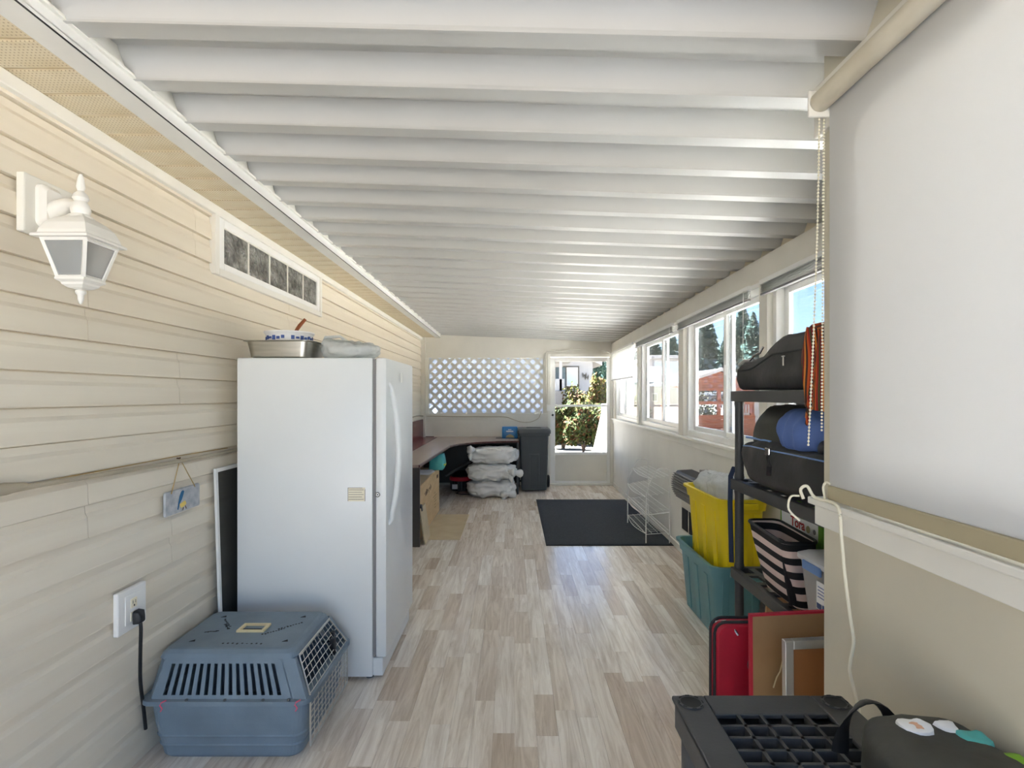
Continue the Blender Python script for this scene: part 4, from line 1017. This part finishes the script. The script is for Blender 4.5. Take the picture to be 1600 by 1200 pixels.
rec.xf(lambda x,y,z: (x, 8.215-.045*(z-.06)/.78+y-.0, z)).build('front_rib', M['darkgrey'], t)
MB().tube([(bx-.17,8.66,.90),(bx-.17,8.70,.90),(bx+.17,8.70,.90),(bx+.17,8.66,.90)], .014, 8).build('handle', M['darkgrey'], t)
for s in (-1,1):
    MB().lathe([(.03,-.022),(.085,-.022),(.098,-.012),(.098,.012),(.085,.022),(.03,.022)], (bx+s*.235,8.60,.099), 20, 'x').build('wheel', M['black'], t, smooth=True)
MB().lathe([(.012,-.23),(.012,.23)], (bx,8.60,.099), 10, 'x').build('axle', M['black'], t)

# ---- rug and wire shoe rack
t = thing('floor_mat', 'large charcoal entrance mat on the floor before the storm door', 'mat', (.93, 6.4, 0))
MB().box(.335,1.535,5.265,7.54,.0006,.010,.002).build('carpet', M['mat'], t)
ed = MB()
for (a,b,c,d) in ((.317,.337,5.245,7.56),(1.533,1.552,5.245,7.56),(.337,1.533,5.245,5.267),(.337,1.533,7.538,7.56)): ed.box(a,b,c,d,.0006,.007,.002)
ed.build('edging', M['rubber'], t)
t = thing('shoe_rack', 'white wire shoe rack with arched ends standing on the charcoal mat', 'rack', (1.42, 5.73, .01))
ra0, ra1 = 5.31, 6.16; fx, bx2 = 1.295, 1.525
for y in (ra0, ra1):
    pts = [(fx,y,.010),(fx,y,.30),(fx,y,.50),(fx+.03,y,.565),(fx+.075,y,.66),(fx+.10,y,.71),(fx+.13,y,.735),(fx+.165,y,.738),(fx+.20,y,.735),(bx2-.006,y,.715),(bx2,y,.68),(bx2,y,.3),(bx2,y,.010)]
    fr_ = MB().tube(pts, .0055, 8).build('end_frame', M['wirewhite'], t, smooth=True)
    MB().tube([(fx,y,.095),(bx2,y,.11)], .0035, 6).tube([(fx,y,.283),(bx2,y,.31)], .0035, 6).build('cross_bar', M['wirewhite'], fr_)
for (x0_, z0_, z1_) in ((fx,.10,.125),(fx,.285,.33),(fx,.455,.50),(fx+.06,.63,.66)):
    sh = MB()
    for j in range(5):
        u = j/4; x = x0_+(bx2-x0_)*u; z = z0_+(z1_-z0_)*u
        sh.tube([(x,ra0,z),(x,ra1,z)], .0035 if j in (0,4) else .0022, 6)
    bow = [(x0_-.035*math.sin(PI*i/10), ra0+(ra1-ra0)*i/10, z0_-.012*math.sin(PI*i/10)) for i in range(11)]
    sh.tube(bow, .0035, 6)
    for j in range(1, 14):
        y = ra0+(ra1-ra0)*j/14; u = j/14
        sh.tube([(x0_-.035*math.sin(PI*u),y,z0_-.012*math.sin(PI*u)),(x0_,y,z0_),(bx2,y,z1_)], .0014, 4)
    sh.build('shelf', M['wirewhite'], t)

# ---- black louvred wall heater
t = thing('wall_heater', 'black louvred wall heater between the shoe rack and yellow tote', 'heater', (1.46, 4.35, .3))
hx0, hx1 = 1.365, 1.535
hp_ = [(1.535,.57),(1.43,.57),(1.392,.60),(1.368,.66),(1.362,.72),(1.375,.78),(1.40,.808),(1.535,.815)]
MB().prism([(x+.012 if x < 1.5 else x, z) for x,z in hp_], 4.0, 4.68, 'y').build('casing', M['black'], t)
for k in range(12):
    z = .588+k*.018
    xs = 1.362+.055*abs((z-.70)/.125)**2.2*.9
    MB().box(xs-.008, xs+.02, 4.01, 4.67, z, z+.006).build('louvre', M['housegrey'], t)
MB().box(1.44,1.53,4.05,4.66,.30,.57,.004).build('lower_casing', M['paint'], t)
for k in range(3): MB().box(1.434,1.441,4.12+k*.18,4.27+k*.18,.32,.50,.002).build('grille', M['black'], t)
MB().box(1.47,1.533,4.12,4.30,.815,.865,.004).build('control_box', M['housegrey'], t)

# ---- storage totes
def tote(name, label, c, hx_, hy_, h, z, m, taper=.05, rot=0.0, grip=True):
    t = thing(name, label, 'tote', (c[0],c[1],z)); R = about((c[0],c[1],0), RZ(rot))
    def rg_(o, zz, r=.06): return rrect(c[0],c[1],hx_+o,hy_+o,r,z+zz)
    body = MB().loft([rg_(-taper-.01,0),rg_(-taper,.012),rg_(-.022,h-.075),rg_(-.012,h-.072),rg_(-.006,h-.02),rg_(.008,h-.018),rg_(.010,h-.002),rg_(.004,h),rg_(-.012,h-.002),rg_(-.02,h-.03),rg_(-.03,h-.08),rg_(-taper-.006,.02)]).xf(R).build('body', m, t, smooth=True)
    rb = MB()
    for s in (-1,1):
        for k in (-.5,0,.5):
            x = hx_*k
            rb.add(*(lambda q: (q.v,q.f))(MB().box(x-.02,x+.02,-.004,.004,.03,h-.09,.002).xf(lambda X,Y,Z: (c[0]+X, c[1]+s*(hy_-taper+ (taper-.022)*Z/(h-.075)+.001)+Y*1, z+Z))))
            y = hy_*k
            rb.add(*(lambda q: (q.v,q.f))(MB().box(-.004,.004,y-.03,y+.03,.03,h-.09,.002).xf(lambda X,Y,Z: (c[0]+s*(hx_-taper+(taper-.022)*Z/(h-.075)+.001)+X, c[1]+Y, z+Z))))
    rb.xf(R).build('rib', m, t)
    if grip:
      for s in (-1,1):
        gp = MB().box(c[0]-.07,c[0]+.07,c[1]+s*(hy_-.004)-.012,c[1]+s*(hy_-.004)+.012,z+h-.06,z+h-.022,.004)
        gp.xf(R).build('grip', m, t)
    return t
tote('storage_tote', 'open teal plastic storage tote on the floor beside the black rack', (1.320,3.49), .172, .36, .46, 0, M['teal'])
tote('storage_tote', 'bright yellow plastic tote full of clear bags, set inside the teal tote', (1.322,3.42), .152, .315, .47, .385, M['yellow'], taper=.045, rot=.03)
for k, (dx, dy, dz, rx, ry, rz_, lb) in enumerate(((0,.14,.012,.115,.16,.085,'crumpled clear bag at the far end of the yellow tote'),(.0,-.12,.02,.118,.17,.095,'crumpled clear bag at the near end of the yellow tote'))):
    tb = thing('clear_bag', lb, 'bag', (1.322+dx,3.42+dy,.78), 'clear bags in the yellow tote')
    MB().blob((1.322+dx,3.42+dy,.845+dz),(rx,ry,rz_),.75,.75,44,24,.03,17,3+k).build('film', M['filmbag'], tb, smooth=True, sharp=180)
    MB().blob((1.322+dx,3.42+dy,.82+dz),(rx*.75,ry*.8,rz_*.6),.8,.8,20,12,.02,12,k).build('contents', M['housegrey'], tb, smooth=True)
    MB().blob((1.30+dx,3.44+dy,.925+dz),(.03,.035,.02),.9,.9,14,10,.012,30,k).build('knot', M['filmbag'], tb, smooth=True)

# ---- black resin shelf rack
RX0, RX1, RY0, RY1 = 1.10, 1.475, 1.875, 2.757
t = thing('shelf_rack', 'black plastic four-tier shelf rack loaded with bags by the window', 'shelf', (1.29, 2.31, 0))
def shelf(parent, x0, x1, y0, y1, zt, th=.052):
    m_ = MB()
    for (a,b,c,d) in ((x0,x0+.03,y0,y1),(x1-.03,x1,y0,y1),(x0+.03,x1-.03,y0,y0+.03),(x0+.03,x1-.03,y1-.03,y1)): m_.box(a,b,c,d,zt-th,zt,.004)
    n = 7
    for k in range(1,n):
        y = y0+(y1-y0)*k/n; m_.box(x0+.03,x1-.03,y-.018,y+.018,zt-.012,zt-.001)
    for k in range(1,4):
        x = x0+(x1-x0)*k/4; m_.box(x-.016,x+.016,y0+.03,y1-.03,zt-.014,zt-.002)
    return m_.build('shelf', M['blackshelf'], parent)
for z in (.14,.585,1.03,1.472): shelf(t, RX0, RX1, RY0, RY1, z)
for (x,y) in ((RX0+.032,RY1-.032),(RX1-.032,RY1-.032),(RX0+.032,RY0+.032),(RX1-.032,RY0+.032)):
    for (a,b) in ((0,.09),(.14,.534),(.585,.98),(1.03,1.421)):
        MB().lathe([(.022,a),(.024,a+.01),(.021,a+.03),(.021,b-.03),(.024,b-.01),(.022,b)], (x,y,0), 14).build('post', M['blackshelf'], t, smooth=True)

# top shelf: soft black case, striped scarf
t = thing('soft_case', 'black nylon soft case with sagging lid on the top shelf', 'bag', (1.29, 2.33, 1.474))
secs = []
for i in range(15):
    u = i/14; y = 2.70-.74*u
    zt_ = 1.630+.008*math.sin(u*3)+(.062*min(1,max(0,(u-.26)/.25)))+.018*u
    w0 = 1.118+.008*math.sin(u*9); w1 = 1.455
    shr = .012 if i in (0,14) else 0
    ring = []
    for (a, b) in ((w0+.02,1.476),(w1,1.476),(w1+.005,1.50),(w1+.004,zt_-.04),(w1-.03,zt_-.005),(1.33,zt_+.008),(1.24,zt_+.004),(w0+.045,zt_-.006),(w0+.012,zt_-.035),(w0-.004,1.57),(w0-.006,1.53),(w0+.004,1.49)):
        ring.append((a+.006*noise.noise(Vector((a*14,y*14,b*14))), y+ (shr if i == 0 else -shr if i == 14 else 0)*0, max(1.475,b+.006*noise.noise(Vector((b*17,y*13,a*9))))))
    secs.append(ring)
MB().loft(secs).build('case', M['blackcloth'], t, smooth=True, sharp=60)
MB().tube([(1.112,2.69-.72*i/12,1.572+.055*min(1,max(0,(i/12-.2)/.3))) for i in range(13)], .004, 6).build('zipper', M['rubber'], t)
MB().box(1.100,1.104,2.217,2.224,1.572,1.612,.001).box(1.099,1.105,2.211,2.231,1.608,1.613,.001).build('zip_pull', M['alu'], t)
MB().tube([(1.13,2.60,1.618),(1.12,2.54,1.632),(1.125,2.48,1.645),(1.13,2.46,1.67)], .006, 6).build('strap', M['chrome'], t)
MB().tube([(1.12,2.70,1.60),(1.13,2.66,1.62),(1.14,2.60,1.618)], .008, 6).build('strap_end', M['alu'], t)
t = thing('striped_scarf', 'red, orange and green striped cloth hanging at the near end of the top shelf', 'cloth', (1.10, 1.93, 1.36))
def sc1(u, v):
    z = 1.70-.29*v; y = 1.985-.13*u; return (1.075-.012*math.sin(u*9+v*3)-.012*v, y+.01*math.sin(v*5), z-.02*u)
MB().grid(sc1, 14, 16).build('fall', M['scarf'], t, smooth=True, solid=.006)
def sc2(u, v):
    a = v*1.25; return (1.066-.006*math.sin(u*7), 1.885+.085*v+.035*u*math.cos(a), 1.53-.19*v+.03*u)
MB().grid(sc2, 8, 14).build('tail', M['scarf'], t, smooth=True, solid=.006)
def sc3(u, v): return (1.068+.36*v, 1.965-.085*u, 1.69+.012*math.sin(v*8)+.01*math.sin(u*6))
MB().grid(sc3, 8, 14).build('fold', M['scarf'], t, smooth=True, solid=.008)

# second shelf: duffel, backpack, blue cloth
t = thing('duffel_bag', 'long black nylon duffel bag lying on the second shelf', 'bag', (1.29, 2.32, 1.031))
def duf(q, p): return Vector((q.x, q.y, max(q.z, -.105)))
MB().blob((1.285,2.315,1.137),(.185,.42,.108),.55,.45,48,26,.022,8,2.2,duf).build('bag', M['blackcloth'], t, smooth=True, sharp=180)
MB().tube([(1.125,2.66,1.205),(1.112,2.55,1.213),(1.108,2.40,1.212),(1.108,2.2,1.214),(1.112,1.95,1.214)], .0035, 6).build('piping', M['bluelatch'], t)
MB().tube([(1.10,2.33,1.225),(1.085,2.32,1.19),(1.082,2.30,1.15),(1.085,2.31,1.11)], .010, 6, flat=.4).build('strap', M['black'], t)
MB().box(1.084,1.094,2.31,2.35,1.195,1.225,.004).build('buckle', M['chrome'], t)
MB().tube([(1.115,2.745,1.09),(1.106,2.768,1.04),(1.104,2.770,.9),(1.108,2.768,.7),(1.112,2.772,.60)], .012, 6, flat=.3).build('shoulder_strap', mat('navy_webbing',(38,52,78),.7), t)
t = thing('backpack', 'charcoal domed backpack on the duffel, under the top shelf', 'bag', (1.30, 2.50, 1.22))
def dome(q, p): return Vector((q.x, q.y, max(q.z, -.05)))
MB().blob((1.30,2.50,1.272),(.165,.215,.138),.85,.8,36,22,.016,9,6.1,dome).build('bag', M['oliveblack'], t, smooth=True, sharp=180)
MB().tube([(1.15,2.68,1.245),(1.14,2.55,1.248),(1.145,2.42,1.244)], .006, 6).build('piping', M['bluelatch'], t)
t = thing('blue_shirt', 'bundled blue cotton shirt draped beside the backpack on the second shelf', 'clothing', (1.28, 2.2, 1.23))
def shirt(q, p):
    return Vector((q.x*(1+.06*math.sin(p.y*14+q.z*20)), q.y+.02*p.z, max(q.z, -.065)))
MB().blob((1.265,2.20,1.296),(.160,.205,.112),.9,.85,64,24,.018,8,8.3,shirt).build('cloth', M['bluecloth'], t, smooth=True, sharp=180)
tag(MB().blob((1.18,1.98,1.255),(.06,.06,.028),.8,.8,20,12,.01,20,2).build('pouch', M['black'], smooth=True), 'small black pouch beside the blue shirt on the second shelf', 'pouch')

# third shelf: zebra tote, green carton, clear box
t = thing('striped_tote', 'black and blush zebra-striped canvas tote on the third shelf', 'bag', (1.17, 2.32, .586))
def tt(z): return (z-.587)/.29
def zr(z, o=0):
    u = tt(z); return [(x+.012-.05*u*0+ .0, y, z) for (x,y,_) in rrect(1.185-.03*u,2.335,.050+.022*u-o,.150+.020*u-o,.035,z,5)]
MB().loft([zr(.587),zr(.60),zr(.66),zr(.73),zr(.80),zr(.875),zr(.877,.008),zr(.80,.01),zr(.70,.012)],True,True).xf(lambda x,y,z:(x-.02*math.sin((z-.59)*6),y,z-.05*(2.5-y)*tt(z))).build('canvas', M['zebra'], t, smooth=True)
MB().tube([(p[0]-.02*math.sin((p[2]-.59)*6),p[1],p[2]-.05*(2.5-p[1])) for p in zr(.878)], .007, 6, closed=True).build('rim', M['black'], t)
MB().tube([(1.10,2.20,.860),(1.10,2.195,.80),(1.115,2.20,.70),(1.135,2.205,.60)], .016, 6, flat=.25).build('strap', M['black'], t)
t = thing('green_carton', 'green carton with white band and red lettering behind the zebra tote', 'box', (1.37, 2.45, .586))
GM = about((1.36,2.44,0), RZ(.0))
MB().box(1.295,1.455,2.285,2.64,.586,.945,.004).build('carton', M['green'], t)
MB().prism([(2.31,.825),(2.62,.845),(2.625,.91),(2.54,.915),(2.45,.895),(2.31,.90)],1.2935,1.295,'x').build('band', M['whiteprint'], t)
text('Tora', .062, Matrix.Translation((1.293,2.475,.868)) @ Matrix.Rotation(-PI/2,4,'Z') @ Matrix.Rotation(PI/2,4,'X'), M['redprint'], t, 'lettering', .0006, .0012)
MB().lathe([(.016,-.001),(.016,.0)], (1.293,2.385,.862), 14, 'x').build('seal', M['tanprint'], t)
MB().lathe([(.011,-.001),(.011,.0)], (1.293,2.335,.862), 14, 'x').build('seal', M['housegrey'], t)
t = thing('clear_storage_box', 'clear grey plastic storage box with latched lid on the third shelf', 'box', (1.28, 1.98, .586))
MB().loft([rrect(1.275,2.00,.135,.105,.03,.587),rrect(1.275,2.00,.140,.110,.03,.60),rrect(1.275,2.00,.162,.128,.03,.82),rrect(1.275,2.00,.158,.124,.03,.82),rrect(1.275,2.00,.136,.106,.03,.60)]).build('box', M['greyplastic'], t, smooth=True)
MB().loft([rrect(1.275,2.00,.168,.134,.03,.82),rrect(1.275,2.00,.172,.136,.03,.825),rrect(1.275,2.00,.172,.136,.03,.84),rrect(1.275,2.00,.150,.115,.03,.852)]).build('lid', M['greylid'], t, smooth=True)
MB().box(1.097,1.107,1.95,2.07,.795,.828,.004).build('latch', M['bluelatch'], t)
MB().blob((1.275,1.985,.715),(.125,.075,.085),.5,.5,24,14,.012,12,3).build('contents', M['peach'], t, smooth=True)
MB().box(1.106,1.109,1.925,1.985,.675,.775).build('label', M['whiteprint'], t)
lbp = MB().box(1.1052,1.1062,1.926,1.945,.677,.70)
for k in range(8): lbp.box(1.1052,1.1062,1.952+k*.004,1.954+k*.004,.678,.698)
for k in range(4): lbp.box(1.1052,1.1062,1.932,1.975,.72+k*.012,.723+k*.012)
lbp.build('label_print', M['bowlblue'], t)

# bottom: boards, suitcase, frames
t = thing('cardboard', 'tan cardboard panel leaning inside the lowest bay of the rack', 'cardboard', (1.3, 2.5, .141))
MB().prism([(1.125,.1415),(1.46,.1415),(1.46,.50),(1.17,.525)],2.50,2.512,'y').build('panel', M['card'], t)
t = thing('red_suitcase', 'red soft suitcase with grey piping standing before the rack', 'suitcase', (.89, 2.04, 0))
MB().loft([rrect(.895,.32,.172,.318,.035,0),rrect(.895,.32,.176,.320,.04,.010),rrect(.895,.32,.176,.320,.04,.052),rrect(.895,.32,.168,.312,.04,.062)]).xf(lambda x,y,z: (x, 1.987-z+.004*noise.noise(Vector((x*9,y*9,z*9))), max(.0,y+.001))).build('shell', M['red'], t, smooth=True)
for yy in (1.937, 1.977):
    MB().tube([(x,yy,max(.006,z_)) for (x,z_,_) in rrect(.895,.322,.1775,.3215,.04,0)], .006, 6, closed=True).build('piping', M['rubber'], t)
MB().tube([(.72,1.99,.60),(.735,1.97,.628),(.765,1.95,.640)], .007, 6).tube([(.765,1.95,.640),(.785,1.93,.62),(.795,1.925,.602)], .005, 6).build('zip_pull', M['chrome'], t)
MB().lathe([(.036,-.003),(.036,0)], (.862,1.921,.50), 20, 'y').build('badge', M['darkgrey'], t)
MB().prism([(.848,.50),(.870,.52),(.878,.565),(.866,.56)],1.916,1.919,'y').build('badge_print', M['whiteprint'], t)
def leanY(y0, k): return lambda x,y,z: (x, y0+k*z+y, z)
t = thing('picture_back', 'brown hardboard picture back with red edge leaning before the rack', 'picture', (1.05, 1.82, 0))
MB().box(.795,1.36,-.006,.006,0,.715).xf(lambda x,y,z: (x-.018*(.715-z)/.715, 1.765+.075*z+y, z+.05*(x-.795)*(z/.715))).build('board', M['hardboard'], t)
MB().box(.788,.797,-.007,.007,0,.718).box(.788,1.36,-.007,.007,.713,.720).xf(lambda x,y,z: (x-.018*(.715-z)/.715, 1.765+.075*z+y, z+.05*(x-.795)*(z/.715))).build('red_edge', M['redplastic'], t)
MB().tube([(.845,1.768,.50),(.86,1.776,.53),(.875,1.784,.545),(.885,1.787,.58),(.90,1.79,.575)], .0022, 6).build('wire_loop', M['beige'], t)
MB().lathe([(.008,-.004),(.008,0)], (.815,1.783,.425), 10, 'y').tube([(.815,1.778,.425),(.84,1.778,.427),(.87,1.779,.435)], .004, 6).build('hanging_hook', M['brass'], t)
t = thing('framed_picture', 'silver-framed picture seen from its wooden back, foremost of the leaning boards', 'picture', (1.05, 1.7, 0))
LF = lambda x,y,z: (x-.02*(.69-z)/.69, 1.640+.075*z+y, z+.05*(x-.84)*(z/.69))
MB().box(.862,1.36,-.004,.006,.02,.665).xf(LF).build('backing', M['woodback'], t)
MB().box(.84,.866,-.012,.012,0,.69,.002).box(.866,1.36,-.012,.012,.664,.69,.002).box(.866,1.36,-.012,.012,0,.026,.002).xf(LF).build('frame', M['alu'], t)

# ---- short black shelf in the foreground with a backpack
SX0, SX1, SY0, SY1, SZ = .388, .805, .42, 1.335, .715
t = thing('low_shelf', 'short black plastic shelf with empty post sockets in the foreground', 'shelf', (.6, .88, 0))
m_ = MB()
def notch(z): return rrect((SX0+SX1)/2,(SY0+SY1)/2,(SX1-SX0)/2,(SY1-SY0)/2,.03,z)
bw, bl_ = .078, .080
for (a,b,c,d) in ((SX0,SX0+bw,SY0+.0,SY1),(SX1-bw,SX1,SY0,SY1)): m_.box(a,b,c,d,SZ-.012,SZ,.004)
for (c,d) in ((SY1-bl_,SY1),(SY0,SY0+bl_)): m_.box(SX0+bw,SX1-bw,c,d,SZ-.012,SZ,.003)
for (a,b,c,d) in ((SX0,SX0+.008,SY0+.03,SY1-.03),(SX1-.008,SX1,SY0+.03,SY1-.03),(SX0+.03,SX1-.03,SY0,SY0+.008),(SX0+.03,SX1-.03,SY1-.008,SY1)): m_.box(a,b,c,d,SZ-.06,SZ-.003)
for k in range(1,5):
    x = SX0+bw+(SX1-SX0-2*bw)*k/5; m_.box(x-.004,x+.004,SY0+bl_,SY1-bl_,SZ-.03,SZ-.001)
for k in range(1,18):
    y = SY0+bl_+(SY1-SY0-2*bl_)*k/18; m_.box(SX0+bw,SX1-bw,y-.004,y+.004,SZ-.03,SZ-.001)
m_.box(SX0+.02,SX1-.02,SY0+.02,SY1-.02,SZ-.05,SZ-.04)
deck = m_.build('shelf', M['blackshelf'], t)
for (x,y) in ((SX0+.036,SY1-.036),(SX1-.036,SY1-.036),(SX0+.036,SY0+.036),(SX1-.036,SY0+.036)):
    s_ = MB().lathe([(.024,.0005),(.030,.0005),(.030,.004),(.024,.004)], (x,y,SZ), 20, 'z', False).build('socket_ring', M['blackshelf'], deck)
    MB().lathe([(.0245,.0004),(.0245,.0022)], (x,y,SZ), 20).build('socket_hole', M['inkblack'], s_)
    nb_ = MB()
    for k in range(8):
        a = 2*PI*k/8; nb_.box(.0265,.0285,-.005,.005,.0038,.0048) if False else None
        q = MB().box(.0262,.0288,-.005,.005,.0036,.0048).xf(Matrix.Translation((x,y,SZ)) @ RZ(a)); nb_.add(q.v,q.f)
    nb_.build('socket_slot', M['inkblack'], s_)
    MB().lathe([(.024,.0),(.022,.02),(.022,.30),(.022,SZ-.075),(.026,SZ-.06)], (x,y,0), 14).build('leg', M['blackshelf'], t, smooth=True)
MB().box(SX0+.01,SX1-.01,SY0+.01,SY1-.01,.20,.215).box(SX0,SX1,SY0,SY0+.02,.18,.22,.004).box(SX0,SX1,SY1-.02,SY1,.18,.22,.004).build('lower_shelf', M['blackshelf'], t)
t = thing('patched_backpack', 'dark grey backpack with colourful patches and carry loop on the low shelf', 'bag', (.71, .93, SZ+.001))
def bpf(q, p): return Vector((q.x, q.y, max(q.z, -.064)))
MB().blob((.752,.915,SZ+.066),(.108,.15,.072),.6,.55,40,22,.012,10,1.1,bpf).build('body', M['oliveblack'], t, smooth=True, sharp=180)
MB().tube([(.655+.056*(1-math.cos(PI*i/14)), 1.09-.01*i/14, SZ+.02+.105*math.sin(PI*i/14)) for i in range(15)], .016, 8, flat=.22).build('carry_loop', M['black'], t, smooth=True)
for (x,y,m__,s) in ((.728,.985,'whiteprint',.026),(.730,.978,'peach',.016),(.815,.96,'tealcloth',.024),(.79,.99,'whiteprint',.016),(.83,.90,'green',.018)):
    MB().blob((x,y,SZ+.134-.12*abs(x-.728)**1.2),(s,s*.9,.008),.7,.7,14,8,.006,40,s*99).build('patch', M[m__], t, smooth=True)

# ---- roller shade, chain and cord on the near wall
t = thing('roller_shade', 'large cream roller shade drawn over the near window', 'shade', (.85, .1, 1.17))
MB().box(.8535,.8545,-.30,1.468,1.205,2.235).build('fabric', M['shade'], t)
MB().lathe([(.027,-.30),(.027,1.47)], (.829,0,2.243), 20, 'y').build('roller', M['roller'], t, smooth=True)
MB().box(.846,.862,-.30,1.468,1.170,1.208,.004).build('hem_bar', M['hem'], t)
MB().box(.80,.862,1.472,1.480,2.205,2.275,.002).build('bracket', M['trimwhite'], t)
MB().lathe([(.016,0),(.016,.006)], (.829,1.471,2.243), 14, 'y').build('end_cap', M['brass'], t)
t = thing('bead_chain', 'white beaded pull chain hanging from the roller shade', 'chain', (.82, 1.49, 1.3))
def bead(p, r, mb): mb.blob(p, (r,r,r), 1, 1, 6, 4)
cb = MB(); pts = []
for i in range(95):
    u = i/94; z = 2.215-.90*u; pts.append((.838-.030*u**1.6, 1.49, z))
for p in pts: bead(p, .0034, cb)
for i in range(95):
    u = i/94; z = 2.215-.86*u; bead((.852-.006*u, 1.492, z), .0034, cb)
cb.build('beads', M['cordwhite'], t, smooth=True)
MB().tube(pts, .001, 4).build('string', M['cordwhite'], t)
t = thing('pull_cord', 'ivory cord lying over the near sill and dangling down the wall', 'cord', (.83, 1.36, .7))
MB().tube(cr([(.80,1.50,1.165),(.795,1.505,1.19),(.81,1.50,1.20),(.825,1.49,1.172),(.835,1.44,1.170),(.832,1.40,1.168),(.826,1.375,1.150),(.826,1.37,1.10),(.832,1.365,1.0),(.842,1.36,.9),(.846,1.352,.84),(.838,1.352,.79),(.836,1.350,.76),(.846,1.34,.70),(.858,1.335,.62)]), .0042, 8).build('cord', M['cordwhite'], t, smooth=True)
MB().tube(cr([(.845,1.475,1.17),(.842,1.478,1.20),(.846,1.472,1.215),(.85,1.46,1.212)]), .003, 6).build('loop', M['cordwhite'], t, smooth=True)
MB().tube(cr([(.80,1.52,1.10),(.775,1.53,1.13),(.78,1.53,1.165),(.80,1.52,1.17)]), .003, 6).build('loop', M['cordwhite'], t, smooth=True)

# ---- mini blinds on the window wall
def blind(label, a, b, drop):
    c = RW(-.05, (a+b)/2, 2.0)
    t = thing('mini_blind', label, 'blind', c, 'mini blinds on the window wall')
    MB().box(-.058,-.032,a,b,2.112,2.140,.003).xf(RW).build('headrail', M['vinyl'], t)
    if drop:
        n = int(drop/.021); s0 = MB().box(-.056,-.034,a+.01,b-.01,2.096,2.0975).xf(lambda x,y,z: RW(x,y,z+1.15*(x+.045))).build('slat', M['vinyl'], t)
        for k in range(1,n): part_copy(s0, t, (0,0,-.021*k))
        MB().box(-.056,-.034,a+.01,b-.01,2.112-drop-.018,2.112-drop-.004,.003).xf(RW).build('bottom_rail', M['housegrey'], t)
        MB().tube([RW(-.06,b-.2,2.11),RW(-.06,b-.2,2.11-drop)], .0015, 4).tube([RW(-.06,a+.2,2.11),RW(-.06,a+.2,2.11-drop)], .0015, 4).build('ladder_cord', M['vinyl'], t)
    else:
        for k in range(6): MB().box(-.056,-.034,a+.01,b-.01,2.105-.008*k,2.1065-.008*k).xf(RW).build('slat', M['slatgrey'], t)
        MB().box(-.056,-.034,a+.01,b-.01,2.046,2.060,.003).xf(RW).build('bottom_rail', M['housegrey'], t)  # rail greyed too, as painted shade under the stack
    MB().tube([RW(-.062,a+.06,2.12),RW(-.064,a+.06,1.75),RW(-.064,a+.062,1.62)], .002, 5).build('wand', M['vinyl'], t)
blind('half-lowered white mini blind on the window nearest the storm door', 7.02, 8.70, .41)
blind('raised white mini blind at the second window from the storm door', 5.16, 6.84, 0)
blind('raised white mini blind above the orange shelter view', 3.42, 5.0, 0)
blind('raised white mini blind above the black case, beside the near wall', 1.70, 3.26, 0)
